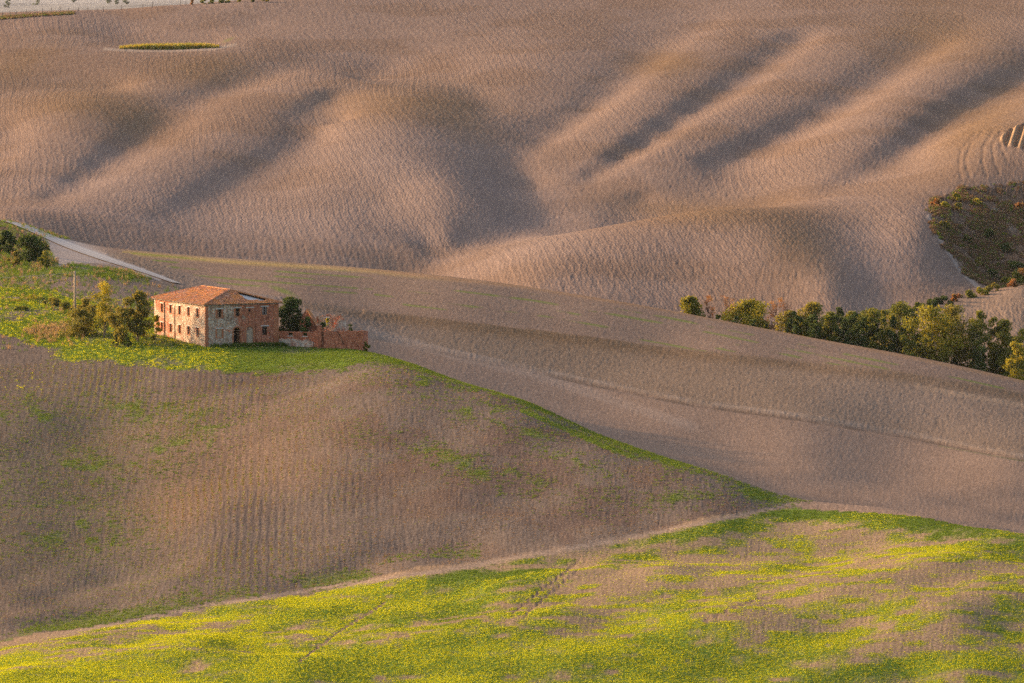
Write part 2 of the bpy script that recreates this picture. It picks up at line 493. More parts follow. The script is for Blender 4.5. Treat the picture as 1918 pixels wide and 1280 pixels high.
# meadow left of the house and road verge
mead = mid_z & (UU < 345) & ((VV > interp(UU, [(0,420),(60,440),(105,490),(240,508),(345,545)])) | (UU < 100)) & (VV < 660)
paint(mead, (0.31, 0.235, 0.185)); ROUGH[mead] = 0.07
gm = mead * (0.25 + 0.9 * sstep(0.40, 0.58, n_mid))
gm = gm * np.clip(1.0 - 1.3 * gauss(190, 545, 110, 20, .12) - 1.0 * gauss(310, 545, 60, 14) - gauss(100, 592, 28, 6) - gauss(50, 530, 60, 12), 0, 1)
GREEN = np.maximum(GREEN, gm * 0.9)
GREEN = np.maximum(GREEN, mid_z * gauss(205, 512, 75, 11, .2) * 0.9)
paint(mid_z * gauss(150, 466, 52, 16, .35) * 0.98, (0.55, 0.48, 0.43))
paint(mid_z * gauss(200, 486, 60, 6, .35) * 0.95, (0.55, 0.48, 0.43))
paint(mid_z * gauss(135, 490, 50, 8, -.3) * 0.8, (0.36, 0.28, 0.24))
for a in ((20,520,60,14,0),(30,480,30,20,.6),(75,470,20,40,0)):
    paint(mid_z * gauss(*a) * 0.7, (0.33, 0.23, 0.15))
slope_l = mid_z * poly_mask([(-60,405),(15,416),(60,440),(95,465),(108,490),(85,508),(40,512),(-60,505)], 14)
paint(slope_l * .9, (0.20, 0.135, 0.085)); GREEN = np.where(slope_l > 0, 0.75 * sstep(.42, .6, n_mid * .5 + n_fine * .5), GREEN)
junction = mid_z * poly_mask([(85,446),(140,452),(215,484),(310,518),(300,524),(205,494),(150,492),(115,500),(100,482)], 8)
paint(junction * .95, (0.50, 0.435, 0.40)); GREEN = GREEN * (1 - junction); ROUGH = ROUGH * (1 - .7 * junction)
# farmhouse hill
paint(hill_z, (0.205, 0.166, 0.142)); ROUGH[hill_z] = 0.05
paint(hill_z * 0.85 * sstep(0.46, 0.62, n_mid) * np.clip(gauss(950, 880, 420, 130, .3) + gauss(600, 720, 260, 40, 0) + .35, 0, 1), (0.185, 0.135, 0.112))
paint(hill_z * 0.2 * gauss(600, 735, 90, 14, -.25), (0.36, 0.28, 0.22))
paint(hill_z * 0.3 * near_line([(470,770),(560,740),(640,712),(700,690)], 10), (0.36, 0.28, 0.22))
paint(hill_z * (gauss(450, 840, 170, 90, 0) + gauss(330, 940, 80, 80, 0)) * 0.5, (0.30, 0.195, 0.13))  # sunlit patch of the field painted into a warmer, lighter soil tint
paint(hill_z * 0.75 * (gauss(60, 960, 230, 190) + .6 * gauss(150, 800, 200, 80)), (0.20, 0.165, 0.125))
gh = np.zeros(UU.shape)
for a in ((110,980,130,60,0),(150,870,130,40,.2),(300,850,110,45,-.3),(60,780,150,40,0),(190,1010,90,60,0),(20,900,80,60,0),(380,820,60,30,-.5),
          (850,745,200,35,.4),(1000,820,220,22,.5),(1360,905,110,24,.2),(1250,930,120,20,0),(250,770,200,30,0),(900,880,200,25,.3)):
    gh = np.maximum(gh, gauss(*a))
GREEN = np.maximum(GREEN, hill_z * gh * (0.12 + 0.7 * sstep(0.42, 0.66, n_mid * 0.4 + n_fine * 0.6)))
GREEN = np.maximum(GREEN, hill_z * sstep(60, 8, V_TRACK - VV) * sstep(0.45, 0.6, n_mid) * (UU < 900) * 0.7)
lawn = hill_z * sstep(7, -7, VV + 22 * (n_fine - .5) + 10 * (n_mid - .5) - interp(UU, [(-80,612),(20,622),(50,640),(110,655),(160,668),(250,684),(320,690),(400,696),(520,700),(620,694),(700,682),(760,680),(860,716)])) * sstep(20, 70, UU)
lawn = np.maximum(lawn, sstep(846, 854, DD) * sstep(8, -8, DD - D_EDGE + 20 * (n_mid - .5)) * (UU < 740) * sstep(80, 140, UU))
edge = hill_z * (UU > 640) * np.exp(-(np.maximum(0, D_EDGE - 8 - DD) / interp(UU, [(640,26),(760,20),(900,9),(1200,6),(1490,6)])) ** 2)
edge2 = hill_z * near_line([(980,770),(1050,800),(1130,835),(1190,858)], 8)
GREEN = np.maximum(GREEN, np.maximum(lawn * (0.55 + 0.6 * sstep(0.3, 0.5, n_mid)), edge * (0.45 + 0.5 * sstep(0.35, 0.55, n_mid))))
GREEN = np.maximum(GREEN, edge2 * 0.9)
behind_edge = mid_z * (UU > 700) * (UU < 1520) * np.exp(-((DD - D_EDGE) / 9) ** 2)
GREEN = np.maximum(GREEN, behind_edge * 0.7 * sstep(.4, .6, n_mid))
knoll = poly_mask([(-60,540),(60,530),(140,560),(210,590),(200,650),(120,660),(50,640),(-60,618)], 20) * (DD > 830) * (DD < 1000)
GREEN = np.maximum(GREEN, knoll * (0.35 + 0.65 * sstep(.38, .56, n_mid * .6 + n_fine * .4)))
# near field
paint(near_z, (0.36, 0.262, 0.178)); ROUGH[near_z] = 0.035
gb = 0.50 + 0.10 * (VV - 1120) / 160
for a, k in (((1250,1062,230,18,-.05),-.16),((1480,1165,150,28,0),-.14),((1790,1110,200,50,0),-.12),((150,1215,260,20,-.2),-.14),((1330,1110,90,18,0),-.1),((1850,1190,120,40,0),-.1),
             ((1120,1085,90,20,0),-.16),((700,1120,300,40,-.1),.16),((1560,965,200,16,.1),.3),((1800,985,200,14,.15),.26),((1350,985,200,18,-.2),.25),((900,1250,500,50,0),.12),((100,1260,200,30,0),.14),
             ((1700,1040,200,14,.05),.14),((1750,1235,240,40,0),.10)):
    gb = gb + k * gauss(*a)
near_n = 0.5 + 1.5 * (0.52 * fbm(XX / 3.0 + DD / 60, DD / 1.7 - XX / 26, 21, 5) + 0.30 * fbm(XX / 9, DD / 4.5, 23) + 0.18 * fbm(XX / 24, DD / 11, 25) - 0.5)
GREEN = np.where(near_z, np.clip(0.16 + 0.84 * sstep(0.68, 0.34, near_n + 0.455 - gb), 0, 1) * sstep(-4, 6, VV - V_TRACK + 14 * (UU > 1470)), GREEN)
for ln, w in (([(1310,1168),(1370,1140),(1420,1122),(1475,1113)], 2.8),([(960,1150),(1010,1108),(1060,1070),(1085,1050)], 3),([(985,1150),(1035,1108),(1080,1070)], 3),([(560,1240),(640,1180),(720,1130)], 3)):
    k = near_line(ln, w) * near_z
    GREEN = GREEN * (1 - k); paint(k * .8, (0.26, 0.19, 0.145)); Z -= 0.10 * k
# the track between them
trk = np.exp(-((V_TRACK - VV) / interp(UU, [(-100,3),(300,3.5),(700,4.5),(1100,5.5),(1400,3.5),(1500,2)])) ** 2) * (DD > 600) * (DD < 760) * (UU < 1500)
GREEN = GREEN * (1 - 0.95 * trk * (UU > 40)); paint(trk * sstep(-40, 300, UU), (0.40, 0.31, 0.245)); ROUGH = ROUGH * (1 - 0.7 * trk)
# reed pond, tractor ruts, clay scar and scrub bank on the far side
paint(far_z * gauss(330, 78, 120, 12) * 0.8, (0.30, 0.22, 0.18))
paint(far_z * near_line([(195,92),(250,95),(330,95),(400,92),(440,84)], 4), (0.42, 0.34, 0.28))
GREEN = np.maximum(GREEN, far_z * gauss(428, 75, 22, 6, -.4) * 0.6)
for ln in ([(1842,246),(1818,270),(1808,300),(1815,330)],[(1862,244),(1842,275),(1840,305),(1848,330)],[(1876,246),(1858,272),(1862,300),(1872,326)],
           [(1886,250),(1874,275),(1886,300),(1918,312)],[(1828,250),(1800,280),(1796,312),(1800,332)]):
    k = near_line(ln, 4.5) * far_z
    Z -= 0.12 * k; paint(k * 0.4, (0.25, 0.175, 0.13))
scar = poly_mask([(1870,262),(1890,244),(1918,232),(1960,225),(1960,285),(1918,278),(1885,272)]) * far_z
paint(scar, (0.46, 0.31, 0.19)); Z += scar * 0.8 * np.sin(UU / 3.0 + VV / 9.0)
bank = poly_mask([(1735,384),(1760,362),(1830,350),(1930,338),(1990,338),(1990,560),(1918,535),(1850,552),(1836,538),(1800,505),(1760,445),(1738,405)], 44) * far_z * (DD > 1285)
paint(bank * 0.9, (0.185, 0.125, 0.085)); ROUGH = np.where(bank > 0, 0.35, ROUGH)
paint(bank * near_line([(1870,395),(1900,420),(1918,410)], 18) * .9, (0.36, 0.27, 0.20))
GREEN = np.maximum(GREEN, bank * sstep(0.47, 0.62, n_mid * .5 + n_fine * .5) * 0.35)
paint(far_z * near_line([(1738,405),(1762,450),(1800,508),(1834,540)], 5) * .8, (0.46, 0.38, 0.33))
GREEN = np.clip(GREEN, 0, 1)
GREEN[(VV > 1600) | (DD < 520)] *= 0
paint((DD < 560) * 1.0, (0.36, 0.255, 0.185))

# ploughing: furrows follow the fall of the slope; clods everywhere
fw = XX + 0.10 * (DD - 1500) + 1.8 * _cubic(_GF, M, DD) + 9 * fbm(XX / 60, DD / 120, 61)
furrow = np.sin(fw * 2 * math.pi / 1.5) + 0.7 * np.sin(fw * 2 * math.pi / 3.7 + 1.3)
plough = far_z * (1 - bank) * sstep(0.36, 0.6, fbm(XX / 45, DD / 80, 71))
fr_row = np.sin((XX + 0.04 * (DD - 760) + 2.5 * fbm(XX / 50, DD / 60, 81)) * 2 * math.pi / 1.05)
rowamp = hill_z * (gauss(470, 950, 260, 190) + gauss(250, 730, 230, 60)) * (1 - np.clip(lawn, 0, 1)) * (1 - trk)
fr_mid = np.sin((DD * 0.8 + XX * 0.25 + 6 * fbm(XX / 60, DD / 60, 83)) * 2 * math.pi / 6.0)
Z_SMOOTH = Z.copy()
jit = RNG.normal(0, 1, Z.shape)
jit2 = (fbm(XX / 1.1, DD / 3.4, 91, 2) * 2 - 1) * (DD > D_EDGE)
inside = (DD > 562)
Z = Z + inside * (ROUGH * (0.40 * np.clip(jit, -2, 2.4) + 0.3 * jit2) + 0.02 * plough * furrow + 0.02 * rowamp * fr_row + 0.05 * (rough_m | stub) * fr_mid)
TINT *= (1 + (0.07 * np.clip(jit, -2, 2) * (ROUGH > 0.03) * inside))[..., None]
TINT *= (0.90 + 0.2 * fbm(XX / 12, DD / 20, 95))[..., None]
TINT = np.clip(TINT * np.array((0.66, 0.615, 0.575)), 0.02, 0.8)

# level ground under the farmyard
# far country out to the horizon
Mo, Do = np.meshgrid(US, DS_OUT)
Xo = Mo / FPX * Do
zfar = CAM_Z - 62 - np.clip(Do - 5000, 0, None) * 0.0043 + (fbm(Xo / 1500, Do / 2600, 41) - 0.45) * np.clip((Do - 2400) / 6000, 0, 1) * 110
bl = sstep(2240, 3600, Do)
Zo = Z_SMOOTH[-1][None, :] * (1 - bl) + zfar * bl
X_ALL = np.vstack([XX, Xo]); Y_ALL = np.vstack([DD, Do]); Z_ALL = np.vstack([Z, Zo])
To = np.zeros(Xo.shape + (3,)) + np.array((0.20, 0.185, 0.17))
To *= (0.6 + 0.9 * fbm(Xo / 350, Do / 900, 43))[..., None]
T_ALL = np.concatenate([TINT, To]); G_ALL = np.vstack([GREEN, sstep(0.45, 0.6, fbm(Xo / 300, Do / 700, 47)) * 0.35])

def grid_mesh(name, X, Y, Zv):
    nr, nc = X.shape
    me = bpy.data.meshes.new(name)
    me.vertices.add(nr * nc)
    me.vertices.foreach_set('co', np.stack([X, Y, Zv], -1).astype(np.float32).ravel())
    i = (np.arange(nr - 1)[:, None] * nc + np.arange(nc - 1)[None, :]).ravel()
    F = np.stack([i, i + 1, i + 1 + nc, i + nc], 1).astype(np.int32)
    nf = len(F)
    me.loops.add(nf * 4); me.polygons.add(nf)
    me.loops.foreach_set('vertex_index', F.ravel())
    me.polygons.foreach_set('loop_start', np.arange(0, nf * 4, 4, dtype=np.int32))
    me.polygons.foreach_set('loop_total', np.full(nf, 4, np.int32))
    me.update(calc_edges=True)
    return me

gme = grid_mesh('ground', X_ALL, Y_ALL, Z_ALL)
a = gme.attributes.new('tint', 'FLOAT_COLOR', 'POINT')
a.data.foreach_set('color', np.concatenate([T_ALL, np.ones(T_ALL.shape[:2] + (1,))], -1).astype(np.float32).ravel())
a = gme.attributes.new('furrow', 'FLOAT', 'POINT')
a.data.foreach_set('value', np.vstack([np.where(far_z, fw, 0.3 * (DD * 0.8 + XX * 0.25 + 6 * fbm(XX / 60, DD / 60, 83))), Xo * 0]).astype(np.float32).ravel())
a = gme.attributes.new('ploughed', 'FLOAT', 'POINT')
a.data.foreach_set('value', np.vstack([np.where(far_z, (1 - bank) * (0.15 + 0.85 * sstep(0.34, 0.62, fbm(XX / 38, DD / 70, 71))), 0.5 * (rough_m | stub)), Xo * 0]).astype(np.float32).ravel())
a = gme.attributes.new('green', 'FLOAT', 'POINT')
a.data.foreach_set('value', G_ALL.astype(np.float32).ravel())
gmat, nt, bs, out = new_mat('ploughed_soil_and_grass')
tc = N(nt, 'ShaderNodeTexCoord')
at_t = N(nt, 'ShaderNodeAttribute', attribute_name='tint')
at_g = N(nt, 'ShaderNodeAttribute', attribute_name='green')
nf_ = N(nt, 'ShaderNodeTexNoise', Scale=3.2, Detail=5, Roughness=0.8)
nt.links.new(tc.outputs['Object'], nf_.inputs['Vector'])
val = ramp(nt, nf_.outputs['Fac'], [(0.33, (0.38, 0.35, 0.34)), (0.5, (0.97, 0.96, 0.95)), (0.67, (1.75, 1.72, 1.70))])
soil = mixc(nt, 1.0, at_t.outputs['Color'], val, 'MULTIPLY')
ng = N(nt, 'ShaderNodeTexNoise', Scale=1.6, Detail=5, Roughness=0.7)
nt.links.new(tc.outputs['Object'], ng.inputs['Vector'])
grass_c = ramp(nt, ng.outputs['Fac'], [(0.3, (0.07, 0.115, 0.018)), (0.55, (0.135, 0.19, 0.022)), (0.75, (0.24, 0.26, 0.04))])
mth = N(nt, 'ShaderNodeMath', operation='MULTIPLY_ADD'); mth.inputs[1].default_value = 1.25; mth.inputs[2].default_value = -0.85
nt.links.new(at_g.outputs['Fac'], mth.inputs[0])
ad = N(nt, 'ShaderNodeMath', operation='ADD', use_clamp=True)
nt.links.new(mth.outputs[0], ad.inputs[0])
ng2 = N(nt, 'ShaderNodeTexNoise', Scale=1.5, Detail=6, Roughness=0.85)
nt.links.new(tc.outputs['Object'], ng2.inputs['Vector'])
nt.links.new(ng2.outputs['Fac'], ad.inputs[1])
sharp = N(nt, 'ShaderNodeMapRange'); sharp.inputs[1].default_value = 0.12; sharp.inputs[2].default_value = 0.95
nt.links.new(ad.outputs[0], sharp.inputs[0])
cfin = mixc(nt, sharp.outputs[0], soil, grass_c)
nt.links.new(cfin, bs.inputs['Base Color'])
bs.inputs['Specular IOR Level'].default_value = 0.0
nb = N(nt, 'ShaderNodeTexNoise', Scale=3.5, Detail=4, Roughness=0.7)
nt.links.new(tc.outputs['Object'], nb.inputs['Vector'])
at_f = N(nt, 'ShaderNodeAttribute', attribute_name='furrow')
at_p = N(nt, 'ShaderNodeAttribute', attribute_name='ploughed')
nw = N(nt, 'ShaderNodeTexNoise', Scale=0.35, Detail=3, Roughness=0.6)
nt.links.new(tc.outputs['Object'], nw.inputs['Vector'])
ph = N(nt, 'ShaderNodeMath', operation='MULTIPLY_ADD'); ph.inputs[1].default_value = 2.4; nt.links.new(nw.outputs['Fac'], ph.inputs[0]); nt.links.new(at_f.outputs['Fac'], ph.inputs[2])
def wave(lam):
    a_ = N(nt, 'ShaderNodeMath', operation='MULTIPLY'); a_.inputs[1].default_value = 2 * math.pi / lam; nt.links.new(ph.outputs[0], a_.inputs[0])
    b_ = N(nt, 'ShaderNodeMath', operation='SINE'); nt.links.new(a_.outputs[0], b_.inputs[0]); return b_.outputs[0]
w1 = N(nt, 'ShaderNodeMath', operation='ADD'); nt.links.new(wave(0.92), w1.inputs[0]); nt.links.new(wave(2.3), w1.inputs[1])
w2 = N(nt, 'ShaderNodeMath', operation='MULTIPLY'); nt.links.new(w1.outputs[0], w2.inputs[0]); nt.links.new(at_p.outputs['Fac'], w2.inputs[1])
bmp0 = N(nt, 'ShaderNodeBump', Strength=0.85, Distance=0.024)
nt.links.new(w2.outputs[0], bmp0.inputs['Height'])
bmp = N(nt, 'ShaderNodeBump', Strength=0.6, Distance=0.09)
nt.links.new(bmp0.outputs[0], bmp.inputs['Normal'])
nt.links.new(nb.outputs['Fac'], bmp.inputs['Height'])
nt.links.new(bmp.outputs[0], bs.inputs['Normal'])
gme.materials.append(gmat)
ground_obj = bpy.data.objects.new('ground', gme)
ground_obj['kind'] = 'structure'
COL.objects.link(ground_obj)

def gz(x, y, smooth=False):
    """ground height by bilinear lookup in the sheet"""
    x = np.atleast_1d(np.asarray(x, float)); y = np.atleast_1d(np.asarray(y, float))
    m = x / y * FPX
    j = np.clip(np.searchsorted(US, m, 'right') - 1, 0, len(US) - 2)
    i = np.clip(np.searchsorted(DS, y, 'right') - 1, 0, len(DS) - 2)
    fu = (m - US[j]) / (US[j + 1] - US[j]); fd = (y - DS[i]) / (DS[i + 1] - DS[i])
    G = Z_SMOOTH if smooth else Z
    return (G[i, j] * (1 - fu) + G[i, j + 1] * fu) * (1 - fd) + (G[i + 1, j] * (1 - fu) + G[i + 1, j + 1] * fu) * fd
def gsample(A, x, y):
    m = x / y * FPX
    j = np.clip(np.round(np.interp(m, US, np.arange(len(US)))).astype(int), 0, len(US) - 1)
    i = np.clip(np.round(np.interp(y, DS, np.arange(len(DS)))).astype(int), 0, len(DS) - 1)
    return A[i, j]
def hit(u, v, d0, d1):
    """where the ray through photo pixel (u, v) meets the ground between two distances"""
    D = np.arange(d0, d1, 0.5)
    x = (u - CX) / FPX * D
    d = gz(x, D, True) - ray_z(v, D)
    k = np.where((d[:-1] < 0) & (d[1:] >= 0))[0]
    Dh = D[k[0]] if len(k) else D[np.argmin(np.abs(d))]
    return Vector(((u - CX) / FPX * Dh, Dh, float(gz((u - CX) / FPX * Dh, Dh, True)[0])))
# ------------------------------------------------------------------ object helpers
class MB:
    """collects polygons; build() links them as one mesh object"""
    def __init__(self): self.v, self.f = [], []
    def poly(self, pts):
        i = len(self.v); self.v += [tuple(p) for p in pts]; self.f.append(tuple(range(i, i + len(pts))))
    def box(self, a, b, mat=None):
        x0, y0, z0 = a; x1, y1, z1 = b
        c = [Vector((x, y, z)) for z in (z0, z1) for y in (y0, y1) for x in (x0, x1)]
        if mat: c = [mat @ p for p in c]
        i = len(self.v); self.v += [tuple(p) for p in c]
        self.f += [tuple(i + k for k in q) for q in ((0,2,3,1),(4,5,7,6),(0,1,5,4),(2,6,7,3),(0,4,6,2),(1,3,7,5))]
    def prism(self, poly2, y0, y1, fn):
        """outline poly2 (a, b) swept from y0 to y1; fn(a, y, b) gives the point"""
        n = len(poly2); i = len(self.v)
        self.v += [tuple(fn(a, y0, b)) for a, b in poly2] + [tuple(fn(a, y1, b)) for a, b in poly2]
        self.f.append(tuple(range(i, i + n))); self.f.append(tuple(range(i + 2 * n - 1, i + n - 1, -1)))
        for k in range(n):
            l = (k + 1) % n
            self.f.append((i + k, i + n + k, i + n + l, i + l))
    def tube(self, pts, rad, n=6, cap=True):
        ring = []
        for k, p in enumerate(pts):
            p = Vector(p)
            d = (Vector(pts[min(k + 1, len(pts) - 1)]) - Vector(pts[max(k - 1, 0)])).normalized()
            s = d.orthogonal().normalized(); t = d.cross(s)
            i = len(self.v)
            for q in range(n):
                an = 2 * math.pi * q / n
                self.v.append(tuple(p + (s * math.cos(an) + t * math.sin(an)) * rad[k]))
            ring.append(i)
        for a, b in zip(ring[:-1], ring[1:]):
            for q in range(n):
                r = (q + 1) % n
                self.f.append((a + q, a + r, b + r, b + q))
        if cap:
            self.f.append(tuple(ring[-1] + q for q in range(n)))
            self.f.append(tuple(ring[0] + q for q in reversed(range(n))))
    def mesh(self, name, mats, smooth=False):
        me = bpy.data.meshes.new(name)
        me.from_pydata(self.v, [], self.f); me.update()
        for m in (mats if isinstance(mats, (list, tuple)) else [mats]): me.materials.append(m)
        if smooth: me.polygons.foreach_set('use_smooth', [True] * len(me.polygons))
        return me
    def build(self, name, mats, parent=None, smooth=False):
        o = bpy.data.objects.new(name, self.mesh(name, mats, smooth))
        COL.objects.link(o)
        if parent is not None: o.parent = parent
        return o

def tag(o, label=None, cat=None, group=None, kind=None):
    if label: o['label'] = label
    if cat: o['category'] = cat
    if group: o['group'] = group
    if kind: o['kind'] = kind
    return o
def empty(name, loc, rz=0.0):
    o = bpy.data.objects.new(name, None); COL.objects.link(o)
    o.location = loc; o.rotation_euler = (0, 0, rz); o.empty_display_size = 0.5
    return o

# ------------------------------------------------------------------ masonry materials
def masonry(name, stone, brick, mortar, brick_bias=0.0, axis='X', scale=4.6, edge=None, white=0.25):
    """rubble stone passing into brickwork; brick_bias > 0 means more brick; edge: share of brick grows along the axis"""
    m, nt, bs, out = new_mat(name)
    tc = N(nt, 'ShaderNodeTexCoord')
    vec = tc.outputs['Object']
    sep = N(nt, 'ShaderNodeSeparateXYZ'); nt.links.new(vec, sep.inputs[0])
    # facade plane coordinates
    comb = N(nt, 'ShaderNodeCombineXYZ')
    nt.links.new(sep.outputs['X'], comb.inputs[0]); nt.links.new(sep.outputs['Z'], comb.inputs[1]); nt.links.new(sep.outputs['Y'], comb.inputs[2])
    if axis == 'Y':
        nt.links.new(sep.outputs['Y'], comb.inputs[0]); nt.links.new(sep.outputs['X'], comb.inputs[2])
    fp = comb.outputs[0]
    # rubble stones
    mp = N(nt, 'ShaderNodeMapping'); mp.inputs['Scale'].default_value = (scale, scale * 1.7, scale)
    nt.links.new(fp, mp.inputs['Vector'])
    vo = N(nt, 'ShaderNodeTexVoronoi', feature='F1'); nt.links.new(mp.outputs[0], vo.inputs['Vector']); vo.inputs['Scale'].default_value = 1
    vd = N(nt, 'ShaderNodeTexVoronoi', feature='DISTANCE_TO_EDGE'); nt.links.new(mp.outputs[0], vd.inputs['Vector']); vd.inputs['Scale'].default_value = 1
    sp = N(nt, 'ShaderNodeSeparateColor'); nt.links.new(vo.outputs['Color'], sp.inputs[0])
    k = len(stone)
    st = ramp(nt, sp.outputs[0], [(i / k, c) for i, c in enumerate(stone)])
    st.node.color_ramp.interpolation = 'CONSTANT'
    jm = N(nt, 'ShaderNodeMapRange'); jm.inputs[1].default_value = 0.02; jm.inputs[2].default_value = 0.10
    nt.links.new(vd.outputs['Distance'], jm.inputs[0])
    stc = mixc(nt, jm.outputs[0], mortar, st)
    # bricks
    br = N(nt, 'ShaderNodeTexBrick', Scale=1.0)
    br.inputs['Brick Width'].default_value = 0.30; br.inputs['Row Height'].default_value = 0.085
    br.inputs['Mortar Size'].default_value = 0.012; br.inputs['Bias'].default_value = 0.0
    br.inputs['Color1'].default_value = (*brick[0], 1); br.inputs['Color2'].default_value = (*brick[1], 1)
    br.inputs['Mortar'].default_value = (*[0.75 * c for c in mortar], 1)
    nt.links.new(fp, br.inputs['Vector'])
    bn = N(nt, 'ShaderNodeTexNoise', Scale=3.0, Detail=5, Roughness=0.75); nt.links.new(fp, bn.inputs['Vector'])
    bcol = mixc(nt, 1.0, br.outputs['Color'], ramp(nt, bn.outputs['Fac'], [(0.3, (0.6, 0.55, 0.5)), (0.52, (1, 1, 1)), (0.72, (1.6, 1.8, 1.9))]), 'MULTIPLY')
    # where brick, where stone
    nn = N(nt, 'ShaderNodeTexNoise', Scale=0.55, Detail=4, Roughness=0.65); nt.links.new(fp, nn.inputs['Vector'])
    ma = N(nt, 'ShaderNodeMath', operation='ADD'); nt.links.new(nn.outputs['Fac'], ma.inputs[0]); ma.inputs[1].default_value = brick_bias
    last = ma.outputs[0]
    if edge:
        mr = N(nt, 'ShaderNodeMapRange'); mr.inputs[1].default_value = edge[0]; mr.inputs[2].default_value = edge[1]
        mr.inputs[3].default_value = edge[2]; mr.inputs[4].default_value = edge[3]
        nt.links.new(sep.outputs[axis], mr.inputs[0])
        m2 = N(nt, 'ShaderNodeMath', operation='ADD'); nt.links.new(last, m2.inputs[0]); nt.links.new(mr.outputs[0], m2.inputs[1])
        last = m2.outputs[0]
    th = N(nt, 'ShaderNodeMapRange'); th.inputs[1].default_value = 0.47; th.inputs[2].default_value = 0.55
    nt.links.new(last, th.inputs[0])
    body = mixc(nt, th.outputs[0], stc, bcol)
    # remains of pale plaster and damp stains
    pn = N(nt, 'ShaderNodeTexNoise', Scale=1.1, Detail=6, Roughness=0.75); nt.links.new(fp, pn.inputs['Vector'])
    pm = N(nt, 'ShaderNodeMapRange'); pm.inputs[1].default_value = 0.62 - 0.25 * white; pm.inputs[2].default_value = 0.70 - 0.2 * white
    pm.inputs[4].default_value = 0.75
    nt.links.new(pn.outputs['Fac'], pm.inputs[0])
    body = mixc(nt, pm.outputs[0], body, (0.50, 0.40, 0.31))
    sn = N(nt, 'ShaderNodeTexNoise', Scale=1.1, Detail=5, Roughness=0.7)
    ms = N(nt, 'ShaderNodeMapping'); ms.inputs['Scale'].default_value = (2.2, 0.5, 1); nt.links.new(fp, ms.inputs['Vector']); nt.links.new(ms.outputs[0], sn.inputs['Vector'])
    body = mixc(nt, 1.0, body, ramp(nt, sn.outputs['Fac'], [(0.34, (0.42, 0.38, 0.36)), (0.47, (0.95, 0.94, 0.93)), (0.66, (1.3, 1.32, 1.34))]), 'MULTIPLY')
    nt.links.new(body, bs.inputs['Base Color'])
    b = N(nt, 'ShaderNodeBump', Strength=0.8, Distance=0.05)
    hm = N(nt, 'ShaderNodeMath', operation='ADD'); nt.links.new(vd.outputs['Distance'], hm.inputs[0]); nt.links.new(bn.outputs['Fac'], hm.inputs[1])
    nt.links.new(hm.outputs[0], b.inputs['Height']); nt.links.new(b.outputs[0], bs.inputs['Normal'])
    return m

STONES = [(0.38,0.25,0.165),(0.50,0.36,0.25),(0.22,0.13,0.085),(0.58,0.45,0.33),(0.44,0.27,0.165),(0.42,0.31,0.22),(0.48,0.19,0.09),(0.68,0.55,0.43)]
BRICKS = ((0.50, 0.128, 0.05), (0.37, 0.09, 0.038))
MORTAR = (0.33, 0.25, 0.18)
m_front = masonry('front_masonry', STONES, BRICKS, MORTAR, -0.02, 'X', edge=(4.2, 8.0, -0.10, 0.22), white=0.05)
m_side = masonry('side_masonry', STONES, BRICKS, MORTAR, -0.06, 'Y', edge=(11.0, 17.0, -0.02, 0.10), white=0.3)
m_brick = masonry('red_brickwork', STONES, BRICKS, MORTAR, 0.35, 'X', white=-0.1)
m_brick_pale = masonry('pale_brick_rubble', [(0.55,0.46,0.37),(0.62,0.55,0.47),(0.42,0.17,0.085),(0.5,0.4,0.3)], BRICKS, (0.45,0.37,0.29), -0.02, 'X', white=0.6)
m_ruin = masonry('ruin_masonry', STONES, BRICKS, MORTAR, 0.02, 'X', white=0.4)
m_surround = grain_mat('brick_surround', [(0.30,0.10,0.05),(0.42,0.15,0.07),(0.36,0.16,0.09)], 6, 4, 0.5)
m_lintel = grain_mat('travertine', [(0.50,0.45,0.38),(0.62,0.57,0.50)], 3, 4, 0.2)
m_dark = grain_mat('dark_interior', [(0.02,0.017,0.015),(0.035,0.03,0.026)], 2, 2, 0)
m_wood = grain_mat('weathered_brown_wood', [(0.16,0.085,0.045),(0.25,0.14,0.08)], 5, 4, 0.3)
m_shutter = grain_mat('grey_shutter_wood', [(0.13,0.10,0.09),(0.24,0.20,0.18)], 5, 4, 0.3)
m_plaster = grain_mat('pale_plaster', [(0.52,0.47,0.42),(0.62,0.58,0.53)], 1.5, 4, 0.1)
m_infill = grain_mat('beige_infill', [(0.33,0.225,0.145),(0.44,0.32,0.215)], 2.5, 5, 0.3)
m_gutter = grain_mat('grey_eaves_board', [(0.26,0.23,0.20),(0.36,0.32,0.28)], 2, 3, 0.1)
m_iron = grain_mat('rusty_iron', [(0.06,0.045,0.04),(0.11,0.07,0.05)], 6, 3, 0.1)

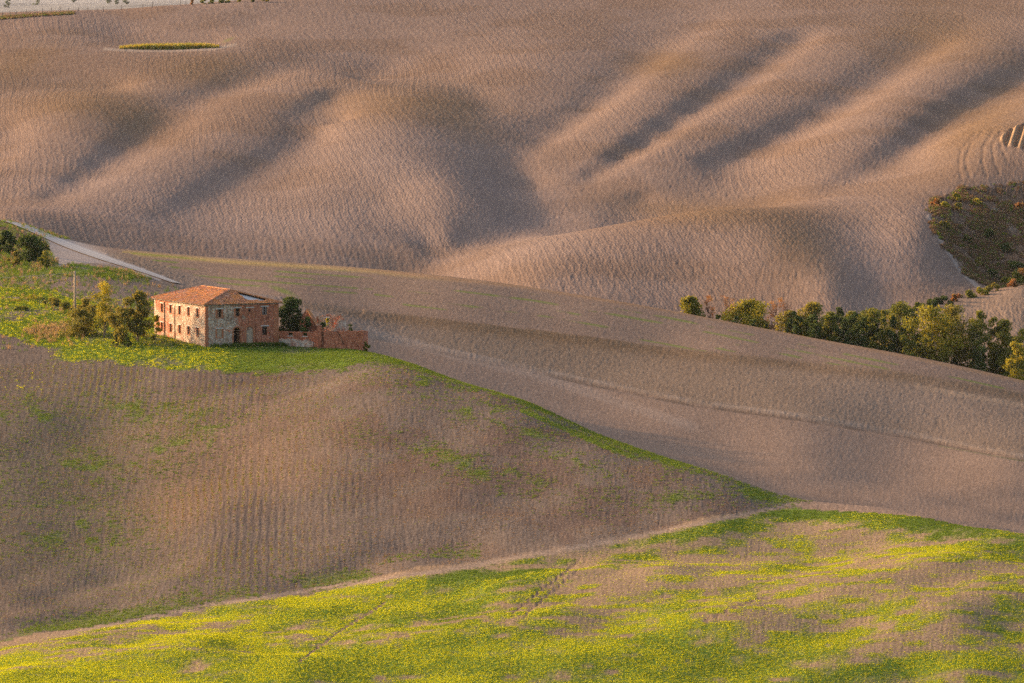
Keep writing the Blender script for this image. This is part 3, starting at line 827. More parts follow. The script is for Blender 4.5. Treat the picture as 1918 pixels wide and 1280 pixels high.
def tile_mat(name, cols):
    m, nt, bs, out = new_mat(name)
    tc = N(nt, 'ShaderNodeTexCoord')
    vo = N(nt, 'ShaderNodeTexVoronoi', Scale=3.0); nt.links.new(tc.outputs['Object'], vo.inputs['Vector'])
    sp = N(nt, 'ShaderNodeSeparateColor'); nt.links.new(vo.outputs['Color'], sp.inputs[0])
    base = ramp(nt, sp.outputs[0], [(i / (len(cols) - 1), c) for i, c in enumerate(cols)])
    no = N(nt, 'ShaderNodeTexNoise', Scale=0.55, Detail=7, Roughness=0.75); nt.links.new(tc.outputs['Object'], no.inputs['Vector'])
    no3 = N(nt, 'ShaderNodeTexNoise', Scale=1.3, Detail=6, Roughness=0.8); nt.links.new(tc.outputs['Object'], no3.inputs['Vector'])
    base = mixc(nt, 1.0, base, ramp(nt, no3.outputs['Fac'], [(0.34, (0.38, 0.34, 0.33)), (0.52, (1, 1, 1)), (0.7, (1.25, 1.2, 1.2))]), 'MULTIPLY')
    mr = N(nt, 'ShaderNodeMapRange'); mr.inputs[1].default_value = 0.40; mr.inputs[2].default_value = 0.58; mr.inputs[4].default_value = 0.65
    nt.links.new(no.outputs['Fac'], mr.inputs[0])
    nt.links.new(mixc(nt, mr.outputs[0], base, (0.58, 0.23, 0.05)), bs.inputs['Base Color'])   # orange lichen
    return m
m_tiles = tile_mat('lichened_clay_tiles', [(0.42,0.15,0.075),(0.52,0.25,0.155),(0.32,0.12,0.065),(0.50,0.31,0.22),(0.38,0.18,0.10)])

# ------------------------------------------------------------------ farmhouse
HW, HL, HH, HT = 13.0, 21.0, 6.8, 0.55
corner = at(385, 650, 864)
HROT = R(27.0)
_hz = float(gz(corner.x, corner.y, True)[0])
house = empty('farmhouse', (corner.x, corner.y, _hz - 0.05), HROT)
tag(house, 'abandoned two-storey brick and stone farmhouse with a broken hipped tile roof', 'farmhouse')
BASE = -1.6

def panel(mb, length, z0, z1, holes, fn, thick):
    """wall slab with rectangular holes (s0, s1, z0, z1); fn(s, depth, z) -> point"""
    ss = sorted({0.0, length, *[h[0] for h in holes], *[h[1] for h in holes]})
    zs = sorted({z0, z1, *[h[2] for h in holes], *[h[3] for h in holes]})
    for a, b in zip(ss[:-1], ss[1:]):
        for c, d in zip(zs[:-1], zs[1:]):
            if any(h[0] - 1e-6 <= a and b <= h[1] + 1e-6 and h[2] - 1e-6 <= c and d <= h[3] + 1e-6 for h in holes): continue
            mb.poly([fn(a, 0, c), fn(b, 0, c), fn(b, 0, d), fn(a, 0, d)])
            mb.poly([fn(a, thick, c), fn(a, thick, d), fn(b, thick, d), fn(b, thick, c)])
    for h in holes:
        q = [(h[0], h[2]), (h[1], h[2]), (h[1], h[3]), (h[0], h[3])]
        for (a, c), (b, d) in zip(q, q[1:] + q[:1]):
            mb.poly([fn(a, 0, c), fn(a, thick, c), fn(b, thick, d), fn(b, 0, d)])
    mb.poly([fn(0, 0, z1), fn(length, 0, z1), fn(length, thick, z1), fn(0, thick, z1)])
    mb.poly([fn(0, 0, z0), fn(0, thick, z0), fn(0, thick, z1), fn(0, 0, z1)])
    mb.poly([fn(length, 0, z0), fn(length, 0, z1), fn(length, thick, z1), fn(length, thick, z0)])

F_front = lambda s, d, z: Vector((s, d, z))
F_left = lambda s, d, z: Vector((d, s, z))
F_right = lambda s, d, z: Vector((HW - d, s, z))
F_back = lambda s, d, z: Vector((s, HL - d, z))
front_w = [(2.1,2.85,4.78,6.12),(5.36,6.08,4.88,6.20),(7.44,8.30,4.82,6.18),(10.08,10.95,4.95,6.30),(2.06,2.90,1.53,2.94),(10.1,10.97,1.67,3.10)]
arches = [(5.0,6.2,2.45,3.06),(7.27,8.50,2.52,3.14)]
holes_f = front_w + [(a[0], a[1], -0.3, a[3]) for a in arches]
left_y = (3.2, 6.85, 10.5, 14.2, 17.8)
left_up = [(y - .42, y + .42, 4.75, 6.15) for y in left_y]
left_dn = [(y - .42, y + .42, 1.65, 3.02) for y in left_y]
mb = MB(); panel(mb, HW, BASE, HH, holes_f, F_front, HT)
for a0, a1, zs_, zt in arches:     # spandrels that round the tops of the arched openings
    c, r = (a0 + a1) / 2, (a1 - a0) / 2
    for sgn in (-1, 1):
        arc = [(c + sgn * r * math.cos(t), zs_ + (zt - zs_) * math.sin(t)) for t in [math.pi / 2 * k / 7 for k in range(8)]]
        pl = arc + [(c + sgn * r, zt)]
        mb.prism(pl if sgn > 0 else pl[::-1], 0.0, HT, lambda s, d, z: F_front(s, d, z))
w_f = mb.build('wall', m_front, house); w_f['label'] = 'shaded front wall, rubble stone passing into red brick'
mb = MB(); panel(mb, HL - 2 * HT, BASE, HH, [(a - HT, b - HT, c, d) for a, b, c, d in left_up + left_dn], lambda s, d, z: F_left(s + HT, d, z), HT)
w_l = mb.build('wall', m_side, house); w_l['label'] = 'sunlit side wall of rubble stone and patched plaster'
mb = MB(); panel(mb, HL - 2 * HT, BASE, HH, [(y - .42 - HT, y + .42 - HT, 4.75, 6.15) for y in left_y], lambda s, d, z: F_right(s + HT, d, z), HT)
mb.build('wall', m_side, house)
mb = MB(); panel(mb, HW, BASE, HH, [], F_back, HT)
mb.build('wall', m_front, house)
# brick corner strips
for fn, s0, s1 in ((F_front, -0.03, 0.45), (F_front, HW - 0.75, HW + 0.03)):
    mb = MB()
    z = BASE
    while z < HH - .05:
        e = random.choice((0.0, 0.12, 0.2, 0.05))
        a, b = (s0, s1 + e) if s0 < 1 else (s0 - e, s1)
        h_ = min(0.34, HH - z)
        mb.box((a, -0.03, z), (b, 0.2, z + h_ - 0.012)); z += h_
    mb.build('corner_quoins', m_surround, house)
# floors and inner walls
mb = MB(); mb.box((HT, HT, 3.7), (HW - HT, HL - HT, 3.9)); mb.build('floor_slab', m_wood, house)
mb = MB(); mb.box((HT, 6.6, BASE), (HW - HT, 6.9, HH)); mb.build('inner_wall', m_plaster, house)
mb = MB(); mb.box((6.4, HT, BASE), (6.7, 6.55, HH - 0.3)); mb.build('inner_wall', m_plaster, house)

def window(fn, s0, s1, z0, z1, style, wide=0.28):
    """fn maps (along, inward, up)"""
    mb = MB()
    fr = 0.07
    def bx(m, a, b, d0, d1, c, d):
        m.prism([(a, c), (b, c), (b, d), (a, d)], d0, d1, lambda s, dd, z: fn(s, dd, z))
    if style == 'infill':
        bx(mb, s0 - .01, s1 + .01, 0.07, 0.3, z0 - .01, z1 + .01); w = mb.build('blocked_window', m_infill, house)
    elif style == 'brick':
        bx(mb, s0 - .01, s1 + .01, 0.05, 0.3, z0 - .01, z1 + .01); w = mb.build('blocked_window', m_brick, house)
        m2 = MB(); c, zc_, r = (s0 + s1) / 2 - .05, z1 - 0.42, 0.2
        m2.prism([(c + r * math.cos(t), zc_ + r * 1.15 * math.sin(t)) for t in [2 * math.pi * k / 14 for k in range(14)]], 0.03, 0.06, fn)
        m2.build('round_hole', m_dark, w)
    else:
        bx(mb, s0 - .01, s1 + .01, 0.34, 0.38, z0 - .01, z1 + .01)
        w = mb.build('window', m_dark, house)
        m2 = MB()
        bx(m2, s0, s0 + fr, 0.24, 0.32, z0, z1); bx(m2, s1 - fr, s1, 0.24, 0.32, z0, z1)
        bx(m2, s0 + fr, s1 - fr, 0.24, 0.32, z1 - fr, z1); bx(m2, s0 + fr, s1 - fr, 0.24, 0.32, z0, z0 + fr)
        m2.build('frame', m_wood, w)
        if style == 'shutter':
            m2 = MB(); bx(m2, s0 + .03, s0 + (s1 - s0) * .42, 0.12, 0.17, z0 + .03, z1 - .03); m2.build('shutter', m_shutter, w)
            m2 = MB(); bx(m2, s1 - (s1 - s0) * .36, s1 - .03, 0.12, 0.17, z0 + .03, z1 - .03); m2.build('shutter', m_shutter, w)
        if style == 'half':
            m2 = MB(); bx(m2, s0 + .03, s0 + (s1 - s0) * random.uniform(.3, .55), 0.14, 0.19, z0 + .03, z1 - .03); m2.build('shutter', m_wood, w)
        if style == 'grille':
            m2 = MB()
            for k in range(1, 5):
                s = s0 + (s1 - s0) * k / 5; bx(m2, s - .015, s + .015, 0.10, 0.13, z0, z1)
            for k in range(1, 7):
                z = z0 + (z1 - z0) * k / 7; bx(m2, s0, s1, 0.135, 0.155, z - .012, z + .012)
            m2.build('grille', m_iron, w)
    if wide:
        m2 = MB()
        bx(m2, s0 - wide, s0 - .004, -0.025, 0.1, z0 - .12, z1 + .0); bx(m2, s1 + .004, s1 + wide, -0.025, 0.1, z0 - .12, z1 + .0)
        bx(m2, s0 - .004, s1 + .004, -0.025, 0.1, z0 - .16, z0 - .006)
        m2.build('brick_surround', m_surround, w)
    m2 = MB(); bx(m2, s0 - .3, s1 + .3, -0.07, 0.12, z1 + .01, z1 + .15); m2.build('lintel', m_lintel, w)
    return w
for (a, b, c, d), st, wd in zip(front_w, ('half', 'open', 'brick', 'shutter', 'infill', 'grille'), (.3, .34, .22, .16, .3, 0)): window(F_front, a, b, c, d, st, wd)
for k, (a, b, c, d) in enumerate(left_up): window(F_left, a, b, c, d, ('half', 'open', 'open', 'half', 'half')[k], .2)
for k, (a, b, c, d) in enumerate(left_dn): window(F_left, a, b, c, d, ('open', 'half', 'open', 'open', 'half')[k], .2)
for k, y in enumerate(left_y): window(F_right, y - .42, y + .42, 4.75, 6.15, 'open', 0)
# arched door and walled-up arch
def arch_ring(a0, a1, zs_, zt, parent, w=0.26, zb=-0.3):
    c, r, rz = (a0 + a1) / 2, (a1 - a0) / 2, zt - zs_
    mb = MB()
    n = 12
    for k in range(n):
        t0, t1 = math.pi * k / n + .01, math.pi * (k + 1) / n - .01
        pl = [(c + r * math.cos(t0), zs_ + rz * math.sin(t0)), (c + (r + w) * math.cos(t0), zs_ + (rz + w) * math.sin(t0)),
              (c + (r + w) * math.cos(t1), zs_ + (rz + w) * math.sin(t1)), (c + r * math.cos(t1), zs_ + rz * math.sin(t1))]
        mb.prism(pl, -0.03, 0.12, F_front)
    for s in (-1, 1):
        x = c + s * (r + w / 2); mb.box((x - w / 2 + .003, -0.03, zb), (x + w / 2 - .003, 0.1, zs_ - .012))
    return mb.build('arch_surround', m_surround, parent)
a0, a1, zs_, zt = arches[0]
mb = MB(); mb.box((a0 - .3, 1.8, -0.5), (a1 + .3, 1.9, 3.2)); door = mb.build('doorway', m_dark, house); door['label'] = 'open arched doorway'
arch_ring(a0, a1, zs_, zt, door)
mb = MB(); mb.box((0, 0, -0.3), (0.05, 0.62, 2.4), Matrix.Translation((a1 - .06, 0.5, 0)) @ Matrix.Rotation(R(12), 4, 'Z')); mb.build('door_leaf', m_wood, door)
a0, a1, zs_, zt = arches[1]
mb = MB(); mb.box((a0 - .01, 0.12, -0.5), (a1 + .01, 0.4, zs_ + .02)); blind = mb.build('walled_up_arch', m_infill, house)
mb = MB(); mb.box((a0 - .01, 0.16, zs_ + .03), (a1 + .01, 0.4, zt + .05)); mb.build('fanlight_rubble', m_ruin, blind)
arch_ring(a0, a1, zs_, zt, blind)
# drain pipe and cracks on the sunlit side
for y_, z_, r_ in ((16.6, 6.5, .07), (12.4, 6.0, .05)):
    mb = MB(); mb.tube([(-0.09, y_, 0.1), (-0.09, y_, z_)], [r_, r_], 6); mb.build('drain_pipe', m_iron, house)

# roof: hip planes laid with barrel tiles
OV, EZ = 0.45, HH + 0.08
RZ = HH + 2.05
rf0, rf1 = Vector((HW / 2, 4.7, RZ)), Vector((HW / 2, HL - 4.7, RZ))
A_, B_, C_, D_ = Vector((-OV, -OV, EZ)), Vector((HW + OV, -OV, EZ)), Vector((HW + OV, HL + OV, EZ)), Vector((-OV, HL + OV, EZ))
planes = {'left': [D_, A_, rf0, rf1], 'front': [A_, B_, rf0], 'right': [B_, C_, rf1, rf0], 'back': [C_, D_, rf1]}
HOLE = [(0.545, 0.90), (0.80, 0.30), (0.86, 0.28), (0.62, 0.86)]   # set below in plane coordinates
def in_poly(x, y, pl):
    c = False
    for (x1, y1), (x2, y2) in zip(pl, pl[1:] + pl[:1]):
        if (y1 > y) != (y2 > y) and x < (x2 - x1) * (y - y1) / (y2 - y1) + x1: c = not c
    return c
roof = empty('roof', (0, 0, 0)); roof.parent = house
roof_me = MB()
tile_rng = random.Random(3)
def lay(name, P, hole=None, skip=0.012):
    e0, e1 = P[0], P[1]
    ex = (e1 - e0).normalized(); L = (e1 - e0).length
    top = P[2]
    up = (top - e0); up = (up - ex * up.dot(ex)); S = up.length; up.normalize()
    nrm = ex.cross(up).normalized()
    if nrm.z < 0: nrm = -nrm
    pl = [((p - e0).dot(ex), (p - e0).dot(up)) for p in P]
    hp = hole
    mb = MB(); under = MB()
    wT, hT = 0.27, 0.46
    nc_ = int(L / wT) + 1; nr_ = int(S / hT) + 1
    for i in range(nc_):
        for j in range(nr_):
            x, y = (i + 0.5) * wT, (j + 0.5) * hT
            if not in_poly(x, y - .1, pl): continue
            if hp and in_poly(x, y, hp): continue
            if tile_rng.random() < skip: continue
            jx, jz, tl = tile_rng.uniform(-.02, .02), tile_rng.uniform(0, .025), tile_rng.uniform(-.03, .03)
            sag = -0.10 * math.exp(-((x - L * .55) / 3.0) ** 2 - ((y - S * .5) / 1.8) ** 2) * (len(P) == 4)
            q0, q1 = [], []
            for k in range(5):
                an = math.pi * k / 4
                dx, dz = -math.cos(an) * 0.115, math.sin(an) * 0.10
                q0.append(e0 + ex * (x + dx + jx) + up * (y - hT * .55) + nrm * (dz + .05 + jz + sag))
                q1.append(e0 + ex * (x + dx * .85 + jx + tl) + up * (y + hT * .5) + nrm * (dz * .85 + .02 + sag))
            b = len(mb.v); mb.v += [tuple(p) for p in q0 + q1]
            for k in range(4): mb.f.append((b + k, b + k + 1, b + 6 + k, b + 5 + k))
            mb.f.append(tuple(b + k for k in range(5)))
    t = mb.build('roof_tiles', m_tiles, roof); t['kind'] = 'stuff'
    if not hp:
        u_ = MB(); pts = [p + nrm * -.02 for p in P]; u_.poly(pts); u_.poly([p - nrm * .12 for p in reversed(pts)])
        u_.build('roof_deck', m_tile_bed, roof)
    else:
        cut = MB()
        st = 0.3
        for i in range(int(L / st) + 1):
            for j in range(int(S / st) + 1):
                x, y = i * st, j * st
                if in_poly(x + st / 2, y + st / 2, pl) and not in_poly(x + st / 2, y + st / 2, hp):
                    cut.poly([e0 + ex * a + up * b - nrm * .02 for a, b in ((x, y), (x + st, y), (x + st, y + st), (x, y + st))])
        cut.build('roof_deck', m_tile_bed, roof)['kind'] = 'stuff'
    return e0, ex, up, nrm, L, S
m_tile_bed = grain_mat('tile_bed', [(0.20,0.10,0.06),(0.30,0.16,0.10)], 4, 4, 0.4)
lay('left', planes['left'])
_L = HW + 2 * OV
_S = math.hypot(4.7 + OV, RZ - EZ)
hole = [(_L * .56, _S * .86), (_L * .585, _S * .34), (_L * .64, _S * .22), (_L * .80, _S * .20), (_L * .87, _S * .24), (_L * .68, _S * .64)]
_e0, _ex, _up, _nr, _l, _s2 = lay('front', planes['front'], hole)
_cx, _cy = sum(p[0] for p in hole) / len(hole), sum(p[1] for p in hole) / len(hole)
mb = MB()
_q = [(_cx + (a - _cx) * 1.12, _cy + (b - _cy) * 1.15) for a, b in hole]
_top = [_e0 + _ex * a + _up * b - _nr * .30 for a, b in _q]; _bot = [p - _nr * .08 for p in _top]
mb.poly(_top); mb.poly(_bot[::-1])
for k in range(len(_q)):
    l_ = (k + 1) % len(_q); mb.poly([_top[k], _bot[k], _bot[l_], _top[l_]])
mb.build('added_pale_panel', m_plaster, roof)  # pale panel added below the hole, sloped to catch the sky light
lay('right', planes['right'])
lay('back', planes['back'])
# ridge and hip caps
mb = MB()
for p, q in ((rf0, rf1), (A_, rf0), (B_, rf0), (C_, rf1), (D_, rf1)):
    d = q - p; n = int(d.length / 0.42)
    for k in range(n):
        a = p + d * (k / n) + Vector((0, 0, .10 + tile_rng.uniform(0, .03))); b = p + d * ((k + 1.1) / n) + Vector((0, 0, .08))
        mb.tube([a, b], [.15, .12], 6)
mb.build('ridge_tiles', m_tiles, roof)['kind'] = 'stuff'
mb = MB()   # eaves board round all four sides
mb.box((-OV + .1, -OV + .1, HH - .02), (HW + OV - .1, -0.02, HH + .07)); mb.box((-OV + .1, HL + .02, HH - .02), (HW + OV - .1, HL + OV - .1, HH + .07))
mb.box((-OV + .1, -.015, HH - .02), (-.02, HL + .015, HH + .07)); mb.box((HW + .02, -.015, HH - .02), (HW + OV - .1, HL + .015, HH + .07))
mb.build('eaves', m_gutter, roof)
mb = MB()   # bare rafters along the hole and the pale attic wall behind it
for t in (.62, .70, .78):
    x0 = _L * t - OV; mb.box((x0, 0.0, EZ + .05), (x0 + .12, 3.2 - 6 * (t - .6), EZ + .17))
mb.build('rafter', m_wood, roof)
mb = MB()
mb.prism([(7.0, HH - .2), (12.3, HH - .2), (12.1, HH + .12), (8.3, HH + 1.2), (7.0, HH + 1.28)], 3.6, 3.75, lambda s, d, z: Vector((s, d, z)))
mb.build('attic_wall', m_plaster, house)

# ------------------------------------------------------------------ courtyard walls and ruins
def ragged_wall(mb, fn, length, thick, z0, tops, holes=()):
    """wall of upright strips with a broken top line; holes are (s0, s1, z0, z1)"""
    ss = sorted({0.0, length, *[h[0] for h in holes], *[h[1] for h in holes], *[length * k / 40 for k in range(41)]})
    for a, b in zip(ss[:-1], ss[1:]):
        if b - a < 1e-4: continue
        t = float(np.interp((a + b) / 2, [p[0] for p in tops], [p[1] for p in tops])) + random.uniform(-.07, .07)
        segs = [(z0, t)]
        for h in holes:
            if h[0] - 1e-6 <= a and b <= h[1] + 1e-6: segs = [(z0, h[2]), (h[3], t)]
        for c, d in segs:
            if d - c > .03: mb.prism([(a, c), (b, c), (b, d), (a, d)], 0, thick, fn)

def wall_thing(name, label, cat, p0, p1, thick, tops, mat, holes=(), base=1.2, zoff=0.0):
    d = p1 - p0; L = math.hypot(d.x, d.y)
    o = empty(name, (p0.x, p0.y, p0.z), math.atan2(d.y, d.x))
    tag(o, label, cat)
    slope = d.z / L
    mb = MB(); ragged_wall(mb, lambda s, dd, z: Vector((s, dd, z)), L, thick, -base - abs(d.z), [(s * L, h) for s, h in tops], [(a * L, b * L, c, e) for a, b, c, e in holes])
    mb.build('wall', mat, o)
    return o, L
rc = house.matrix_basis @ Vector((HW, 0, 0))
P0 = Vector((rc.x + .05, rc.y + .2, rc.z)); P1 = at(598, 645, 866); P1.z = rc.z - .1
wl_, wL = wall_thing('courtyard_wall', 'low wall beside the farmhouse, red brick over whitewashed rubble', 'wall', P0, P1, .4, [(0, 2.25), (.3, 2.2), (.6, 2.25), (.85, 2.4), (1, 2.75)], m_brick,
                 holes=[(.22, .34, 1.55, 2.05), (.58, .70, 1.6, 2.1)])
mb = MB(); ragged_wall(mb, lambda s, d, z: Vector((s, d, z)), wL * .86, .12, -1.2, [(0, .95), (wL * .3, 1.1), (wL * .6, .8), (wL * .7, 1.2), (wL * .86, .7)])
fp_ = mb.build('whitewashed_footing', m_brick_pale, wl_); fp_.location = (0, -.1, 0)
mb = MB(); mb.box((wL * .21, -.02, 1.42), (wL * .35, .3, 1.54)); mb.box((wL * .57, -.02, 1.47), (wL * .71, .3, 1.59)); mb.build('sill', m_lintel, wl_)
Q0 = at(598, 647, 862.5); Q0.z = rc.z - .2; Q1 = at(680, 655, 862); Q1.z = rc.z - .75
w2, w2L = wall_thing('brick_enclosure_wall', 'tall red brick enclosure wall with a jagged crack at the right end', 'wall', Q0, Q1, .45, [(0, 2.7), (.1, 2.85), (.5, 3.0), (.8, 2.95), (1, 3.0)], m_brick, base=1.6)
mb = MB()
cr = [(.40, 2.85), (.46, 2.5), (.47, 2.1), (.51, 1.7), (.52, 1.3), (.56, .8)]
for (a, c), (b, d) in zip(cr[:-1], cr[1:]):
    mb.poly([(a * w2L - .05, -.006, c), (a * w2L + .07, -.006, c), (b * w2L + .07, -.006, d), (b * w2L - .05, -.006, d)])
mb.build('crack', m_dark, w2)
mb = MB()   # side return running back from the corner
ragged_wall(mb, lambda s, d, z: Vector((w2L - .42 + d, .46 + s, z)), 8.0, .4, -1.6, [(0, 2.95), (4, 2.7), (8, 2.3)])
mb.build('return_wall', m_brick, w2)
mb = MB(); mb.box((-.25, -.1, -1.6), (.35, .6, 3.9)); mb.box((.36, .0, -1.6), (.75, .55, 3.3)); mb.build('pier', m_brick, w2)
# gabled ruin
g0 = at(562, 615, 878); g1 = at(594, 615, 876)
gz0 = rc.z
gob = empty('ruined_gable', (g0.x, g0.y, gz0), math.atan2(g1.y - g0.y, g1.x - g0.x))
tag(gob, 'steep broken brick gable with tiles left along its right slope', 'ruin')
gl = math.hypot(g1.x - g0.x, g1.y - g0.y)
mb = MB(); mb.prism([(0, -1.5), (gl, -1.5), (gl, 2.6), (gl * .46, 5.25), (gl * .40, 5.2), (-0.1, 3.7)], 0, .4, lambda s, d, z: Vector((s, d, z)))
mb.build('wall', m_brick, gob)
mb = MB()
for k in range(9):
    t = k / 9; s = gl * .42 + (gl * 1.04 - gl * .42) * t; z = 5.3 + (2.55 - 5.3) * t
    for d in (-.1, .14, .38):
        mb.tube([(s, d, z + .06), (s + .22, d, z - .26)], [.12, .14], 6)
mb.build('roof_tiles', m_tiles, gob)['kind'] = 'stuff'
mb = MB()
for k in range(8):
    t = k / 8; s = gl * .42 + (-.25 - gl * .42) * t; z = 5.3 + (3.6 - 5.3) * t
    mb.tube([(s, .2, z + .06), (s - .22, .2, z - .14)], [.13, .14], 6)
mb.build('coping', m_tile_bed, gob)
# far wall of the yard with one window hole
b0 = at(592, 613, 886); b1 = at(646, 614, 884)
b0.z = b1.z = rc.z - .1
bw, bL = wall_thing('ruined_back_wall', 'ruined rubble wall behind the brick enclosure with a window gap', 'ruin', b0, b1, .4, [(0, 3.85), (.3, 3.8), (.42, 4.1), (.55, 3.95), (.8, 4.25), (.93, 4.0), (1, 3.2)], m_ruin,
                    holes=[(.30, .46, 2.2, 3.5)], base=1.5)
mb = MB(); mb.box((bL * .27, -.03, 3.5), (bL * .49, .36, 3.64)); mb.build('lintel', m_lintel, bw)
mb = MB(); ragged_wall(mb, lambda s, d, z: Vector((bL - .42 + d, -s - .01, z)), 5.0, .4, -1.5, [(0, 3.6), (2, 3.2), (5, 1.2)]); mb.build('return_wall', m_ruin, bw)
# ------------------------------------------------------------------ foliage materials
def leaf_mat(name, cols, trans=0.35):
    m, nt, bs, out = new_mat(name)
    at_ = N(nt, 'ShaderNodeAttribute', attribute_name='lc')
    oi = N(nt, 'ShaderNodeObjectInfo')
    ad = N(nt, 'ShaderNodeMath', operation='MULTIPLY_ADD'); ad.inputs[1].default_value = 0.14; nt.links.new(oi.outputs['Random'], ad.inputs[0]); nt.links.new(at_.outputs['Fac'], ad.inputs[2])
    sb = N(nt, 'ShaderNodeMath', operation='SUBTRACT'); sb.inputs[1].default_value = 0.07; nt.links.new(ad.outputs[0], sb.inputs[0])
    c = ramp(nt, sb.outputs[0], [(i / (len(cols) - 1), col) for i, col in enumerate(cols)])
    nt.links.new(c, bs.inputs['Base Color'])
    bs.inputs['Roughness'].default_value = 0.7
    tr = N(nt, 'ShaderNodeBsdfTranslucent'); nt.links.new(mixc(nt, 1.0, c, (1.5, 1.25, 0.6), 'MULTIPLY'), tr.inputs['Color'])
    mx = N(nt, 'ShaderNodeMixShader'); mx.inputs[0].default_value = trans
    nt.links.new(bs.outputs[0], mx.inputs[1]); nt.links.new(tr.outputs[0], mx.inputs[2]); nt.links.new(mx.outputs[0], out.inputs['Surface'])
    return m
L_YELLOW = leaf_mat('autumn_yellow_green_leaves', [(0.09,0.10,0.015),(0.20,0.19,0.022),(0.34,0.29,0.03),(0.44,0.36,0.05)])
L_GREEN = leaf_mat('mid_green_leaves', [(0.06,0.075,0.016),(0.12,0.135,0.022),(0.20,0.195,0.03),(0.30,0.265,0.045)])
L_DARK = leaf_mat('dark_green_leaves', [(0.025,0.04,0.014),(0.045,0.07,0.018),(0.075,0.105,0.022),(0.12,0.14,0.03)], 0.25)
L_RUST = leaf_mat('rusty_leaves', [(0.16,0.07,0.03),(0.28,0.12,0.045),(0.40,0.19,0.06),(0.34,0.24,0.07)], 0.3)
L_OLIVE = leaf_mat('olive_brown_leaves', [(0.085,0.085,0.02),(0.16,0.15,0.03),(0.25,0.215,0.045),(0.33,0.26,0.06)])
M_BARK = grain_mat('grey_brown_bark', [(0.12,0.085,0.06),(0.22,0.16,0.115)], 4, 4, 0.4)
M_BARK_RED = grain_mat('reddish_twigs', [(0.20,0.105,0.065),(0.32,0.18,0.115)], 4, 4, 0.3)
M_BARK_PALE = grain_mat('pale_bark', [(0.34,0.28,0.22),(0.45,0.38,0.31)], 4, 4, 0.3)

def quads_mesh(name, C, S, mat, rng, lc=None, squash=0.7):
    """leaf-sized faces at centres C with size S, random orientation"""
    n = len(C)
    a = rng.normal(size=(n, 3)); a[:, 2] *= squash; a /= np.linalg.norm(a, axis=1)[:, None] + 1e-9
    b = rng.normal(size=(n, 3)); b -= (b * a).sum(1)[:, None] * a; b /= np.linalg.norm(b, axis=1)[:, None] + 1e-9
    c = np.cross(a, b)
    s = S[:, None]
    w = rng.uniform(0.45, 0.8, n)[:, None]
    V = np.stack([C - b * s, C + c * s * w, C + b * s, C - c * s * w], 1).reshape(-1, 3)
    me = bpy.data.meshes.new(name)
    me.vertices.add(4 * n); me.vertices.foreach_set('co', V.astype(np.float32).ravel())
    me.loops.add(4 * n); me.polygons.add(n)
    me.loops.foreach_set('vertex_index', np.arange(4 * n, dtype=np.int32))
    me.polygons.foreach_set('loop_start', np.arange(0, 4 * n, 4, dtype=np.int32))
    me.polygons.foreach_set('loop_total', np.full(n, 4, np.int32))
    me.update(calc_edges=True)
    at_ = me.attributes.new('lc', 'FLOAT', 'POINT')
    if lc is None: lc = rng.uniform(0, 1, n)
    at_.data.foreach_set('value', np.repeat(np.clip(lc, 0, 1), 4).astype(np.float32))
    me.materials.append(mat)
    return me

def branches(mb, rng, p, d, length, r, depth, tips, spread=0.5, nseg=3, wander=0.18, lift=0.12, kids=(2, 4), minr=0.012):
    pts, rad = [p], [r]
    for k in range(nseg):
        d = (d + Vector(rng.normal(0, wander, 3)) + Vector((0, 0, lift))).normalized()
        p = p + d * length / nseg
        pts.append(p); rad.append(max(minr, r * (1 - 0.5 * (k + 1) / nseg)))
    mb.tube(pts, rad, 5 if depth > 1 else 4, cap=True)
    tips.append((p, depth))
    if depth <= 0: return
    for k in range(int(rng.integers(*kids)) + 1):
        i = int(rng.integers(1, nseg + 1)); t = rng.uniform(0, 1)
        q = pts[i - 1].lerp(pts[i], t)
        side = Vector(rng.normal(0, 1, 3)); side = (side - d * side.dot(d)).normalized()
        nd = (d * (1 - spread) + side * spread + Vector((0, 0, .1))).normalized()
        branches(mb, rng, q, nd, length * rng.uniform(.5, .75), rad[i] * .62, depth - 1, tips, spread, nseg, wander, lift, kids, minr)

